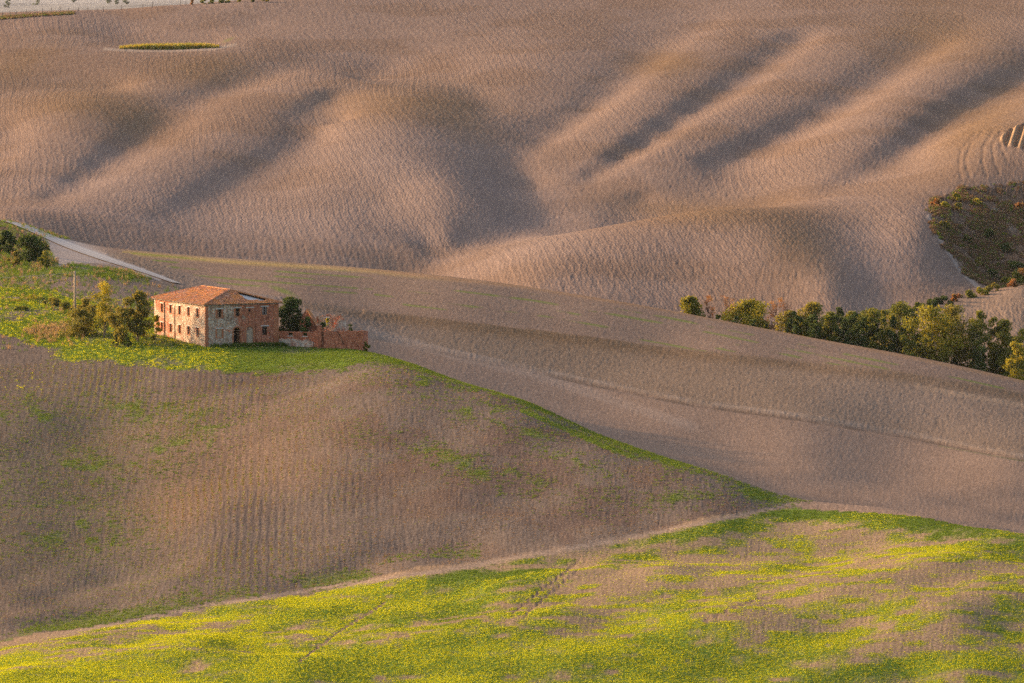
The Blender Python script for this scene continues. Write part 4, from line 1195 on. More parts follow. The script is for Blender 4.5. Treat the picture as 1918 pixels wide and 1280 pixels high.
def make_tree(name, label, cat, base, top_z, hw, leafmat, seed, n_leaf=1600, leaf=0.26, bark=None, trunk_share=0.35, shape='round', group=None, clumps=16, depth=3, sparse=1.0, lean=0.0, twig=0.012):
    """tapered trunk with limbs, crown of leaf-sized faces in uneven clumps; hw is half the crown's width"""
    rng = np.random.default_rng(seed)
    h = top_z - base.z
    o = empty(name, base)
    tag(o, label, cat, group)
    mb = MB(); tips = []
    r0 = 0.018 * h + 0.05
    branches(mb, rng, Vector((0, 0, -0.4)), Vector((lean, 0, 1)), h * max(.3, trunk_share + .15), r0, depth, tips, spread=0.55, nseg=4, wander=0.10, kids=(2, 4), minr=twig)
    if n_leaf or True:
        mx_ = max((t[0].z for t in tips), default=1)
        sc_ = min(1.0, (h * 0.97) / max(mx_, .1)); sx_ = hw / max(max((math.hypot(t[0].x, t[0].y) for t in tips), default=1), .1)
        if n_leaf == 0: sc_ = (h * .98) / max(mx_, .1)
        else: sx_ = min(1.0, sx_ * .9)
        mb.v = [(x * sx_ if z > h * .08 else x * min(1, sx_), y * sx_ if z > h * .08 else y, z * sc_) for x, y, z in mb.v]
    mb.build('trunk', bark or M_BARK, o, smooth=True)
    if n_leaf:
        z0 = h * trunk_share * 0.75
        cc = []
        for k in range(clumps):
            t = (k + rng.uniform(0, 1)) / clumps
            if shape == 'round': prof = math.sqrt(max(0.05, 1 - (2 * t - 0.95) ** 2))
            elif shape == 'cone': prof = 1.05 - 0.85 * t
            elif shape == 'tall': prof = 0.55 + 0.45 * math.sin(math.pi * min(1, t * 1.1))
            else: prof = math.sqrt(max(0.05, 1 - t * t))                      # dome, for shrubs
            an = rng.uniform(0, 2 * math.pi); rr = hw * prof * (rng.uniform(0.1, 0.95))
            rc_ = hw * rng.uniform(0.15, 0.40) * (0.75 + .25 * prof)
            zc = z0 + (h - z0) * t
            zc = min(zc, h - rc_ * .75)
            cc.append((rr * math.cos(an), rr * math.sin(an), zc, rc_))
        per = rng.multinomial(int(n_leaf * sparse), np.array([c[3] ** 2 for c in cc]) / sum(c[3] ** 2 for c in cc))
        P, LC = [], []
        for (cx, cy, cz, cr), n in zip(cc, per):
            q = rng.normal(size=(n, 3)); q /= np.linalg.norm(q, axis=1)[:, None] + 1e-9
            q *= (rng.uniform(0.2, 1.3, n) ** 0.7)[:, None]
            q = q * cr * np.array([1, 1, .8]) + np.array([cx, cy, cz])
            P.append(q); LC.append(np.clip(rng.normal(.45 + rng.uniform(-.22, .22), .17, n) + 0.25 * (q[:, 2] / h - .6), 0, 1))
        P = np.concatenate(P); LC = np.concatenate(LC)
        P[:, 2] = np.maximum(P[:, 2], 0.05)
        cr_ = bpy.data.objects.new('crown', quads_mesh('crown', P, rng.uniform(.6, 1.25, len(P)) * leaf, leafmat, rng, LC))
        COL.objects.link(cr_); cr_.parent = o
    return o
def px_tree(name, label, cat, u, vtop, D, hwpx, mat, seed, **kw):
    x = (u - CX) / FPX * D
    b = Vector((x, D, float(gz(x, D, True)[0])))
    return make_tree(name, label, cat, b, ray_z(vtop, D), hwpx * D / FPX, mat, seed, **kw)

# trees and shrubs round the farmhouse
px_tree('autumn_tree', 'slender half-bare yellow tree beside the long sunlit shrub', 'tree', 193, 528, 874, 31, L_YELLOW, 21, n_leaf=1900, leaf=.17, trunk_share=.36, shape='round', clumps=20, depth=4)
px_tree('broadleaf_tree', 'leafy olive green tree standing against the sunlit house wall', 'tree', 258, 546, 868, 29, L_OLIVE, 22, n_leaf=5600, leaf=.19, trunk_share=.22, clumps=34, depth=4)
px_tree('broadleaf_tree', 'low spreading olive tree between the slender tree and the tree at the wall', 'tree', 228, 576, 866, 29, L_OLIVE, 23, n_leaf=4200, leaf=.18, trunk_share=.12, clumps=26, depth=3)
px_tree('shrub', 'big rounded olive shrub in front of the wooden pole', 'shrub', 153, 577, 878, 40, L_OLIVE, 24, n_leaf=4500, leaf=.16, trunk_share=.02, shape='dome', clumps=40, depth=2)
px_tree('shrub', 'yellowish shrub hugging the far end of the sunlit wall', 'shrub', 290, 590, 872, 13, L_YELLOW, 25, n_leaf=700, leaf=.16, trunk_share=.05, clumps=10, depth=2)
px_tree('fig_tree', 'dense dark green fig tree filling the yard right of the house', 'tree', 543, 558, 880, 30, L_DARK, 26, n_leaf=5200, leaf=.22, trunk_share=.1, clumps=36, depth=3)
px_tree('shrub', 'dark shrub under the brick gable behind the low wall', 'shrub', 572, 594, 876, 16, L_DARK, 27, n_leaf=1500, leaf=.2, trunk_share=.03, shape='dome', clumps=14, depth=2)
px_tree('shrub', 'dark ivy bush inside the yard below the ruined window', 'shrub', 604, 604, 880, 12, L_DARK, 28, n_leaf=900, leaf=.2, trunk_share=.03, shape='dome', clumps=10, depth=2)
px_tree('shrub', 'bright yellow bush glimpsed through the ruined window', 'shrub', 612, 594, 892, 9, L_YELLOW, 29, n_leaf=500, leaf=.2, trunk_share=.03, shape='dome', clumps=8, depth=2)
px_tree('shrub', 'green weeds at the right end of the brick enclosure wall', 'shrub', 687, 639, 862, 9, L_GREEN, 30, n_leaf=500, leaf=.15, trunk_share=.02, shape='dome', clumps=9, depth=1)
px_tree('shrub', 'scrubby weed bush on top of the yard behind the brick wall', 'shrub', 655, 607, 872, 14, L_DARK, 31, n_leaf=500, leaf=.15, trunk_share=.05, shape='dome', clumps=9, depth=2)
# left meadow
px_tree('shrub', 'big dark round bush on the slope beside the gravel road', 'shrub', 57, 441, 1018, 32, L_DARK, 41, n_leaf=4200, leaf=.24, trunk_share=.02, shape='dome', clumps=36, depth=2)
px_tree('shrub', 'dark green bush at the left edge above the dry bank', 'shrub', 8, 432, 1040, 24, L_DARK, 42, n_leaf=2200, leaf=.24, trunk_share=.02, shape='dome', clumps=22, depth=2)
px_tree('shrub', 'small dark bush just below the big round one by the road', 'shrub', 82, 470, 1006, 14, L_GREEN, 43, n_leaf=900, leaf=.2, trunk_share=.02, shape='dome', clumps=12, depth=1)
px_tree('shrub', 'brownish bush between the dark bushes on the road bank', 'shrub', 28, 470, 1008, 16, L_OLIVE, 44, n_leaf=1000, leaf=.2, trunk_share=.02, shape='dome', clumps=12, depth=1)
_ml = [(22,566,20,L_OLIVE,'low olive scrub at the left edge of the meadow'),(60,556,24,L_YELLOW,'sunlit yellow-green scrub mound in the meadow'),(98,558,22,L_OLIVE,'low brownish scrub left of the wooden pole'),
       (122,566,16,L_GREEN,'small green scrub touching the pole from the left'),(158,560,18,L_OLIVE,'low scrub behind the pole on its right'),(175,570,16,L_OLIVE,'straw-tinted scrub behind the big rounded shrub'),
       (40,574,18,L_GREEN,'green scrub in front of the sunlit mound'),(238,632,8,L_DARK,'small dark bush at the foot of the spreading olive tree'),(216,626,8,L_OLIVE,'little dry bush left of the spreading olive tree')]
for k, (u, vt, hw, mt, lb) in enumerate(_ml):
    px_tree('scrub', lb, 'scrub', u, vt, (930, 935, 925, 918, 915, 905, 915, 862, 862)[k], hw, mt, 50 + k, n_leaf=int(60 * hw), leaf=.17, trunk_share=.01, shape='dome', clumps=12, depth=1)

# tree belt beyond the middle crest
_tr = [ # u, top v, half width px, D, material, bare, shape, share, label
 (1293,560,19,1112,L_YELLOW,0,'cone',.12,'leftmost tree of the belt, a lone yellow-green cone'),
 (1330,552,15,1112,None,1,'tall',.3,'thin bare reddish tree next to the lone conical tree'),
 (1361,553,18,1112,None,1,'tall',.3,'second bare reddish tree, just left of the round yellow tree'),
 (1402,567,31,1110,L_YELLOW,0,'round',.15,'round yellow-green tree between the bare trees'),
 (1448,563,18,1106,None,1,'tall',.35,'bare leaning tree right of the round yellow tree'),
 (1466,557,22,1106,None,1,'tall',.35,'taller bare reddish tree before the dense belt begins'),
 (1480,588,17,1100,L_OLIVE,0,'round',.1,'small olive tree under the taller bare tree'),
 (1522,572,27,1102,L_OLIVE,0,'cone',.1,'pointed brownish-green tree, first of the dense belt'),
 (1556,590,22,1106,L_GREEN,0,'round',.1,'low green tree right of the pointed brownish one'),
 (1594,588,22,1106,L_GREEN,0,'round',.1,'mid green tree in the dense belt below the dark fold'),
 (1630,583,27,1104,L_GREEN,0,'round',.15,'broad green tree left of the grey half-bare tree'),
 (1666,594,18,1110,L_OLIVE,2,'tall',.25,'grey half-bare tree in a gap of the belt'),
 (1690,572,30,1108,L_GREEN,0,'round',.3,'tall spreading green tree reaching above the belt'),
 (1746,577,33,1092,L_YELLOW,0,'round',.3,'largest and brightest yellow-green tree of the belt'),
 (1792,577,30,1098,L_OLIVE,0,'round',.3,'tall olive-brown tree right of the brightest tree'),
 (1836,587,16,1092,L_GREEN,0,'round',.4,'slim green tree with a pale trunk'),
 (1862,600,15,1096,L_GREEN,0,'round',.4,'small tree between the slim tree and the pale green one'),
 (1884,603,22,1094,L_GREEN,0,'round',.35,'pale green tree near the right edge of the belt'),
 (1916,622,18,1090,L_GREEN,0,'round',.2,'rounded green tree at the right edge of the picture'),
 (1906,646,15,1056,L_YELLOW,0,'dome',.05,'bright yellow bush nearest the field at the right edge'),
]
for k, (u, vt, hw, D, mt, bare, shp, ts, lb) in enumerate(_tr):
    if bare == 1:
        px_tree('bare_tree', lb, 'tree', u, vt, D, hw, L_RUST, 100 + k, n_leaf=450, leaf=.14, bark=M_BARK_RED, trunk_share=.45, shape='tall', group='tree belt behind the middle field', depth=4, clumps=16, twig=.06)
    else:
        px_tree('belt_tree', lb, 'tree', u, vt - 5, D, hw * 1.4 + 4, mt, 100 + k, n_leaf=1100 if bare == 2 else int(150 * hw + 900), leaf=.27 if hw > 18 else .24, bark=M_BARK_PALE if 'pale trunk' in lb or bare == 2 else M_BARK,
                trunk_share=ts, shape=shp, group='tree belt behind the middle field', clumps=46, depth=3, twig=.02)
# dark undergrowth below the belt
rs = random.Random(5)
for k in range(42):
    u = 1476 + k * 11.2 + rs.uniform(-5, 5)
    vc = float(np.interp(u, [1450, 1500, 1720, 1918, 1960], [619, 629, 672, 715, 724]))
    px_tree('undergrowth', 'dark undergrowth shrub beneath the dense tree belt', 'shrub', u, vc - rs.uniform(38, 74) * (0.65 if u < 1560 else 1), 1088 + rs.uniform(0, 26), rs.uniform(16, 24), rs.choice((L_DARK, L_DARK, L_DARK, L_GREEN)), 200 + k,
            n_leaf=1200, leaf=.28, trunk_share=.02, shape='round', group='undergrowth below the tree belt', clumps=12, depth=1)
for u, vt, hw, lb in ((1345, 590, 9, 'small dark bush between the two thin bare trees'), (1378, 592, 12, 'dark bush at the foot of the round yellow tree'), (1412, 598, 14, 'dark bush under the right side of the round yellow tree'), (1437, 606, 9, 'tiny dark bush left of the bare leaning tree')):
    px_tree('undergrowth', lb, 'shrub', u, vt, 1096, hw, L_DARK, 240 + int(u), n_leaf=500, leaf=.22, trunk_share=.02, shape='dome', clumps=9, depth=1)
# hedge along the edge of the right-hand field and scrub on the eroded bank
_hd = [(1655,586,10,L_GREEN),(1678,580,10,L_GREEN),(1700,577,11,L_DARK),(1722,572,11,L_GREEN),(1745,566,12,L_DARK),(1768,560,12,L_DARK),(1792,556,10,L_RUST),(1815,549,12,L_GREEN),(1838,543,10,L_YELLOW),(1862,536,11,L_OLIVE),(1884,524,13,L_GREEN),(1904,514,14,L_GREEN),(1900,528,10,L_RUST),(1918,508,13,L_RUST)]
_hw = ('leftmost green bush of the hedge at the foot of the bank','second green bush of the hedge','dark bush third along the hedge','green bush fourth along the hedge','large dark hedge bush above the small field','dark bush in the middle of the hedge','rusty bush in the middle of the hedge','green bush below the tip of the ploughed slope',
       'bright yellow-green bush of the hedge','olive bush high in the hedge','upper green hedge bush near the right edge','topmost green bush of the hedge','rust-coloured hedge bush near the right edge','rust-red bush where the hedge leaves the picture')
for k, (u, vt, hw, mt) in enumerate(_hd):
    p = hit(u, vt + 11, 1200, 1300)
    px_tree('hedge_bush', _hw[k], 'bush', u, vt - 5, p.y + 2, hw * 1.45, mt, 300 + k, n_leaf=900, leaf=.22, trunk_share=.02, shape='dome', group='hedge at the foot of the eroded bank', clumps=9, depth=1)
_bk = [(1752,372,13,L_RUST,'rusty bush at the left tip of the eroded bank'),(1770,378,13,L_YELLOW,'yellow bush near the left tip of the bank'),(1790,362,10,L_YELLOW,'small bright bush on the upper rim of the bank'),(1796,380,12,L_OLIVE,'olive bush below the bright rim bush'),
       (1832,372,11,L_YELLOW,'yellow-green bush on the middle of the bank'),(1850,430,16,L_DARK,'round dark bush in the shaded hollow of the bank'),(1885,455,18,L_DARK,'wide dark bush low on the right of the bank'),(1770,415,12,L_OLIVE,'olive patch of scrub above the pale field edge'),
       (1905,490,20,L_DARK,'dark bush at the foot of the bank by the right edge'),(1858,505,18,L_DARK,'dark bush at the bottom of the gully'),(1810,440,11,L_DARK,'small dark bush in the left half of the bank'),(1908,380,14,L_RUST,'rusty scrub at the right edge of the bank'),(1835,482,12,L_OLIVE,'olive scrub near the foot of the pale field edge')]
for k, (u, vt, hw, mt, lb) in enumerate(_bk):
    p = hit(u, vt + 14, 1290, 1450)
    px_tree('bank_bush', lb, 'bush', u, vt, p.y, hw, mt, 330 + k, n_leaf=700, leaf=.24, trunk_share=.02, shape='dome', clumps=10, depth=1)
# bushes on the far skyline
for k, (u, vt, hw, mt, lb) in enumerate([(362,-1,4.5,L_RUST,'small rusty bush on the far skyline'),(383,-2,8,L_GREEN,'leftmost green skyline bush beside the rusty one'),(398,-4,9,L_GREEN,'middle green skyline bush of the long clump'),(415,-2,9,L_GREEN,'third bush of the long skyline clump'),(429,1,6,L_YELLOW,'small yellowish bush ending the skyline clump'),
                                     (450,-5,6,L_YELLOW,'isolated round bush right of the skyline clump'),(476,-6,7,L_GREEN,'isolated dark bush on the skyline right of the round one'),(498,-8,8,L_YELLOW,'rightmost bush of the far skyline')]):
    D = 1922
    px_tree('skyline_bush', lb, 'bush', u, vt, D, hw, mt, 400 + k, n_leaf=300, leaf=.32, trunk_share=.03, shape='dome', clumps=8, depth=1)

# ------------------------------------------------------------------ grass, sprouts, straw and reeds as instanced tufts
def tuft_mesh(name, mat, seed, blades, h, w, spread, bend=0.5):
    rng = np.random.default_rng(seed)
    V, F, LC = [], [], []
    for k in range(blades):
        an = rng.uniform(0, 2 * math.pi); r = spread * math.sqrt(rng.uniform(0, 1))
        bx, by = r * math.cos(an), r * math.sin(an)
        hh = h * rng.uniform(.6, 1.1); tl = rng.uniform(-bend, bend, 2) * hh
        d = rng.uniform(0, 2 * math.pi); dx, dy = math.cos(d) * w, math.sin(d) * w
        i = len(V)
        V += [(bx - dx, by - dy, -.02), (bx + dx, by + dy, -.02), (bx + tl[0] * .4 + dx * .8, by + tl[1] * .4 + dy * .8, hh * .6), (bx + tl[0] * .4 - dx * .8, by + tl[1] * .4 - dy * .8, hh * .6), (bx + tl[0], by + tl[1], hh)]
        F += [(i, i + 1, i + 2, i + 3), (i + 3, i + 2, i + 4)]
        c = rng.uniform(.3, .7); LC += [c - .15, c - .15, c, c, c + .15]
    me = bpy.data.meshes.new(name); me.from_pydata(V, [], F); me.update()
    at_ = me.attributes.new('lc', 'FLOAT', 'POINT'); at_.data.foreach_set('value', np.clip(LC, 0, 1).astype(np.float32))
    me.materials.append(mat)
    return bpy.data.objects.new(name, me)

def scatter(name, label, cat, pts, rot, scl, templates):
    """one object of kind stuff that instances the templates on the given points"""
    col = bpy.data.collections.new(name + '_templates')
    for t in templates: col.objects.link(t)
    me = bpy.data.meshes.new(name)
    me.vertices.add(len(pts)); me.vertices.foreach_set('co', np.asarray(pts, np.float32).ravel())
    for nm, arr in (('rot', rot), ('scl', scl)):
        at_ = me.attributes.new(nm, 'FLOAT', 'POINT'); at_.data.foreach_set('value', np.asarray(arr, np.float32))
    o = bpy.data.objects.new(name, me); COL.objects.link(o)
    tag(o, label, cat, kind='stuff')
    ng = bpy.data.node_groups.new(name + '_scatter', 'GeometryNodeTree')
    ng.interface.new_socket('Geometry', in_out='INPUT', socket_type='NodeSocketGeometry')
    ng.interface.new_socket('Geometry', in_out='OUTPUT', socket_type='NodeSocketGeometry')
    n = ng.nodes; l = ng.links
    gi, go = n.new('NodeGroupInput'), n.new('NodeGroupOutput')
    ci = n.new('GeometryNodeCollectionInfo'); ci.inputs['Collection'].default_value = col; ci.inputs['Separate Children'].default_value = True; ci.inputs['Reset Children'].default_value = True
    ip = n.new('GeometryNodeInstanceOnPoints'); ip.inputs['Pick Instance'].default_value = True
    na = n.new('GeometryNodeInputNamedAttribute'); na.data_type = 'FLOAT'; na.inputs['Name'].default_value = 'rot'
    nb_ = n.new('GeometryNodeInputNamedAttribute'); nb_.data_type = 'FLOAT'; nb_.inputs['Name'].default_value = 'scl'
    cx = n.new('ShaderNodeCombineXYZ'); l.new(na.outputs[0], cx.inputs['Z'])
    mp = n.new('GeometryNodeMeshToPoints')
    l.new(gi.outputs[0], mp.inputs['Mesh'])
    l.new(mp.outputs[0], ip.inputs['Points']); l.new(ci.outputs[0], ip.inputs['Instance']); l.new(cx.outputs[0], ip.inputs['Rotation']); l.new(nb_.outputs[0], ip.inputs['Scale'])
    l.new(ip.outputs[0], go.inputs[0])
    md = o.modifiers.new('scatter', 'NODES'); md.node_group = ng
    return o

G_LUSH = leaf_mat('lush_grass_blades', [(0.08,0.14,0.010),(0.24,0.295,0.013),(0.46,0.46,0.016),(0.66,0.60,0.025)], 0.5)
G_MID = leaf_mat('sprout_blades', [(0.06,0.11,0.014),(0.12,0.17,0.018),(0.19,0.22,0.022),(0.27,0.27,0.03)], 0.4)
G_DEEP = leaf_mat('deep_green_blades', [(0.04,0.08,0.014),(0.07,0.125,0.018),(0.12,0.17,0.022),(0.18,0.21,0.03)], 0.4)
G_STRAW = leaf_mat('straw_blades', [(0.20,0.12,0.06),(0.30,0.19,0.10),(0.38,0.25,0.14),(0.44,0.32,0.19)], 0.3)
G_STUB = leaf_mat('stubble_blades', [(0.14,0.085,0.05),(0.22,0.14,0.08),(0.30,0.19,0.105),(0.36,0.24,0.13)], 0.25)
G_BROWN = leaf_mat('withered_brown_blades', [(0.10,0.055,0.03),(0.15,0.085,0.05),(0.20,0.12,0.07),(0.26,0.16,0.09)], 0.2)
G_REED = leaf_mat('yellow_reeds', [(0.22,0.18,0.03),(0.34,0.27,0.05),(0.44,0.34,0.07),(0.42,0.28,0.09)], 0.35)

def candidates(n, u0, u1, d0, d1, rng):
    """points spread evenly over the ground between two distances"""
    D = np.sqrt(rng.uniform(d0 * d0, d1 * d1, n)); m = rng.uniform(u0 - CX, u1 - CX, n)
    return m / FPX * D, D
rg = np.random.default_rng(77)
x, y = candidates(720000, -220, 2200, 575, 712, rg)
g = gsample(np.where(near_z, GREEN, 0), x, y)
keep = rg.uniform(0, 1, len(x)) < np.clip(g, 0, 1) ** 1.1 * 0.62
x, y, g = x[keep], y[keep], g[keep]
uu, vv = to_px(x, y, gz(x, y, True))
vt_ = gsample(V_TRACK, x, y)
pd = 0.75 * (uu > 800) * sstep(75, 20, vv - vt_) + 0.45 * sstep(.5, .66, fbm(x / 7, y / 9, 121)) + 0.4 * np.exp(-((uu - 850) / 200) ** 2 - ((vv - 1160) / 40) ** 2)  # brow and hollow shade put into deeper green; the brow crop is lusher too
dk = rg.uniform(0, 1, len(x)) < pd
for lb, sel, mt, sd in (('bright yellow-green young crop covering the nearest field', ~dk, G_LUSH, 1), ('lush crop with shade put into its deeper green, hollows and brow of the nearest field', dk, G_DEEP, 60)):
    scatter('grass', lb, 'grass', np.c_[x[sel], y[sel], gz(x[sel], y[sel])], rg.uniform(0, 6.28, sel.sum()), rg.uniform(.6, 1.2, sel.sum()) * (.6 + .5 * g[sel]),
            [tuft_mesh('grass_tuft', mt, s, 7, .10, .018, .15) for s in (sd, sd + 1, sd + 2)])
x, y = candidates(470000, -220, 1560, 655, 960, rg)
g = gsample(np.where(hill_z | mid_z, GREEN, 0), x, y)
keep = rg.uniform(0, 1, len(x)) < np.clip(g, 0, 1) * 0.45
x, y, g = x[keep], y[keep], g[keep]
ul = x / y * FPX + CX
lit = (y > 828) & (y < 1010) & (rg.uniform(0, 1, len(x)) < .45) & (ul < 420 + rg.normal(0, 25, len(x)))  # sunlit left and shaded right of the lawn put into the blade colours
for lb, sel, mt, sd in (('deep green grass along the field edges and right lawn', ~lit, G_DEEP, 4), ('lawn grass left of the house corner with sunlight put into its brighter green', lit, G_LUSH, 40)):
    scatter('grass', lb, 'grass', np.c_[x[sel], y[sel], gz(x[sel], y[sel])], rg.uniform(0, 6.28, sel.sum()), rg.uniform(.6, 1.3, sel.sum()),
            [tuft_mesh('grass_tuft', mt, s, 9, .22, .024, .24) for s in (sd, sd + 1, sd + 2)])
# sprouting stubble in drilled rows on the house hill
x, y = candidates(420000, -40, 1500, 650, 850, rg)
warp = 0.04 * (y - 760) + 2.5 * fbm(x / 50, y / 60, 81)
row = np.round((x + warp) / 1.05); x2 = row * 1.05 - warp + rg.normal(0, .10, len(x))
ra = gsample(np.clip(rowamp, 0, 1), x, y); hz_ = gsample(hill_z * 1.0 * (1 - np.clip(lawn, 0, 1)) * (1 - trk), x, y)
xs_ = np.where(rg.uniform(0, 1, len(x)) < ra * 1.2, x2, x)
dens = hz_ * (0.08 + 0.16 * ra) * (0.4 + 1.2 * sstep(.35, .65, fbm(x / 6, y / 9, 99)))
keep = (rg.uniform(0, 1, len(x)) < dens); x, y = xs_[keep], y[keep]
uu, vv = to_px(x, y, gz(x, y, True))
kind = rg.uniform(0, 1, len(x)); gw = 0.30 * (uu < 700) + .1 + 0.5 * np.exp(-((uu - 300) / 260) ** 2 - ((vv - 1085) / 60) ** 2) + 0.3 * np.exp(-((uu - 260) / 220) ** 2 - ((vv - 740) / 60) ** 2)
isg = kind < gw * .8
for nm, lb, sel, mt, hh in (('stubble', 'dry straw stubble in rows on the house hill', ~isg, G_STUB, .10), ('crop_sprouts', 'green sprouts in drilled rows on the house hill', isg, G_MID, .10)):
    p = np.c_[x[sel], y[sel], gz(x[sel], y[sel])]
    scatter(nm, lb, 'stubble' if nm == 'stubble' else 'sprouts', p, rg.uniform(0, 6.28, len(p)), rg.uniform(.6, 1.25, len(p)), [tuft_mesh(nm + '_tuft', mt, s, 7, hh, .022, .17, .7) for s in (7, 8)])
# long dry and green meadow grass left of the house, on the mound and the bank by the road
x, y = candidates(60000, -60, 345, 862, 1160, rg)
uu, vv = to_px(x, y, gz(x, y, True))
md_ = gsample((mead | (lawn > .3)) * 1.0, x, y)
gd = np.exp(-((uu - 100) / 48) ** 2 - ((vv - 624) / 13) ** 2) * .8 + 0.2 * np.exp(-((uu - 40) / 80) ** 2 - ((vv - 500) / 45) ** 2) + 0.5 * np.exp(-((uu - 240) / 60) ** 2 - ((vv - 515) / 10) ** 2) + .03 + .3 * np.exp(-((uu - 180) / 50) ** 2 - ((vv - 590) / 18) ** 2)
keep = rg.uniform(0, 1, len(x)) < gd * np.maximum(md_, (uu < 130) * 1.0) * (gsample(junction, x, y) < .5); x, y = x[keep], y[keep]
sel = rg.uniform(0, 1, len(x)) < .15 + .6 * np.exp(-((uu[keep] - 100) / 55) ** 2 - ((vv[keep] - 622) / 15) ** 2)
scatter('dry_grass', 'tall dry straw grass on the mound and bank left of the house', 'grass', np.c_[x[sel], y[sel], gz(x[sel], y[sel])], rg.uniform(0, 6.28, sel.sum()), rg.uniform(.6, 1.3, sel.sum()), [tuft_mesh('dry_tuft', G_STRAW, s, 12, .75, .03, .35) for s in (11, 12)])
scatter('meadow_grass', 'rank green grass of the meadow left of the house', 'grass', np.c_[x[~sel], y[~sel], gz(x[~sel], y[~sel])], rg.uniform(0, 6.28, (~sel).sum()), rg.uniform(.6, 1.3, (~sel).sum()), [tuft_mesh('meadow_tuft', G_DEEP, s, 12, .55, .03, .35) for s in (13, 14)])
# weeds along the house front
fx = rg.uniform(0.4, 27, 900); off = rg.uniform(-1.6, -.15, 900)
pw = np.array([house.matrix_basis @ Vector((a, b, 0)) for a, b in zip(fx, off)])
pw = pw[rg.uniform(0, 1, 900) < (.25 + .75 * np.exp(-((fx - 11) / 6) ** 2))]
scatter('weeds', 'green weeds along the foot of the house front', 'weeds', np.c_[pw[:, 0], pw[:, 1], gz(pw[:, 0], pw[:, 1])], rg.uniform(0, 6.28, len(pw)), rg.uniform(.5, 1.4, len(pw)), [tuft_mesh('weed_tuft', G_DEEP, s, 12, .6, .035, .3) for s in (15, 16)])
# scrub grass on the eroded bank
x, y = candidates(90000, 1720, 1960, 1285, 1450, rg)
b_ = gsample(bank, x, y); keep = (b_ > .5) & (rg.uniform(0, 1, len(x)) < .34 * sstep(.35, .65, fbm(x / 4, y / 8, 111))); x, y = x[keep], y[keep]
sel = rg.uniform(0, 1, len(x)) < .82
scatter('dry_grass', 'dry brown grass over the shaded eroded bank', 'grass', np.c_[x[sel], y[sel], gz(x[sel], y[sel])], rg.uniform(0, 6.28, sel.sum()), rg.uniform(.6, 1.3, sel.sum()), [tuft_mesh('bank_dry_tuft', G_BROWN, s, 10, .7, .05, .4) for s in (17, 18)])
scatter('bank_grass', 'dark green grass patches over the eroded bank', 'grass', np.c_[x[~sel], y[~sel], gz(x[~sel], y[~sel])], rg.uniform(0, 6.28, (~sel).sum()), rg.uniform(.6, 1.3, (~sel).sum()), [tuft_mesh('bank_tuft', G_DEEP, s, 10, .7, .06, .4) for s in (19, 20)])
# reed bed in the hollow of the far slope
pts = []
for k in range(2600):
    u = 318 + 92 * np.clip(rg.normal(0, .55), -1, 1) if k % 3 else rg.uniform(228, 408); v = 92.5 - 0.012 * (u - 228) - 0.9 * rg.uniform(0, 1)
    pts.append((u, v))
p0 = hit(230, 92, 1700, 1850); p1 = hit(408, 90, 1700, 1850)
uu_ = np.array([p[0] for p in pts]); ty = (uu_ - 230) / 178
yy = p0.y + (p1.y - p0.y) * ty + rg.uniform(0, 7, len(uu_)); xx = (uu_ - CX) / FPX * yy
scatter('reeds', 'band of yellow-green reeds in a hollow of the far slope', 'reeds', np.c_[xx, yy, gz(xx, yy)], rg.uniform(0, 6.28, len(xx)), rg.uniform(.4, 1.3, len(xx)) * (1 - .55 * np.abs((uu_ - 318) / 92) ** 3), [tuft_mesh('reed_tuft', G_REED if s % 2 else G_MID, s, 10, 1.75, .06, .35, .3) for s in (21, 22, 23)])
# ------------------------------------------------------------------ gravel road
M_GRAVEL = grain_mat('pale_gravel', [(0.27,0.235,0.215),(0.35,0.31,0.285),(0.30,0.265,0.24)], 1.2, 6, 0.2)
M_RUT = grain_mat('dusty_wheel_track', [(0.36,0.325,0.30),(0.43,0.39,0.365)], 1.5, 5, 0.1)
road_px = [(-90,398),(-30,402),(15,412),(60,431),(110,453),(160,473),(210,491),(260,507),(300,521),(330,532)]
ctr = [hit(u, v, 985, 1260) for u, v in road_px]
def smooth_line(pts, n):
    out = []
    for i in range(len(pts) - 1):
        a, b, c, d = pts[max(0, i - 1)], pts[i], pts[i + 1], pts[min(len(pts) - 1, i + 2)]
        for k in range(n):
            t = k / n
            out.append(0.5 * ((2 * b) + (c - a) * t + (2 * a - 5 * b + 4 * c - d) * t * t + (3 * b - a - 3 * c + d) * t ** 3))
    return out + [pts[-1]]
ctr = smooth_line([Vector((p.x, p.y, 0)) for p in ctr], 10)
def strip(name, mat, off0, off1, lift, kind='structure', parent=None):
    mb = MB(); L = []
    for i, p in enumerate(ctr):
        d = (ctr[min(i + 1, len(ctr) - 1)] - ctr[max(i - 1, 0)]); nrm = Vector((-d.y, d.x, 0)).normalized()
        row = []
        for k in range(7):
            o_ = (off0 + (off1 - off0) * k / 6) * float(np.interp(i, [0, 30, 70, len(ctr) - 1], [1.35, 1.25, .8, .35]))
            q = p + nrm * o_; row.append((q.x, q.y))
        L.append(row)
    for r in L:
        for (a, b) in r: mb.v.append((a, b, float(gz(a, b, True)[0]) + lift))
    for i in range(len(L) - 1):
        for k in range(6):
            a = i * 7 + k; mb.f.append((a, a + 1, a + 8, a + 7))
    o = mb.build(name, mat, parent)
    if kind: o['kind'] = kind
    return o
road = strip('road', M_GRAVEL, -2.6, 2.6, 0.20)
strip('wheel_track', M_RUT, -1.1, -.5, 0.235, None, road); strip('wheel_track', M_RUT, .5, 1.1, 0.235, None, road)

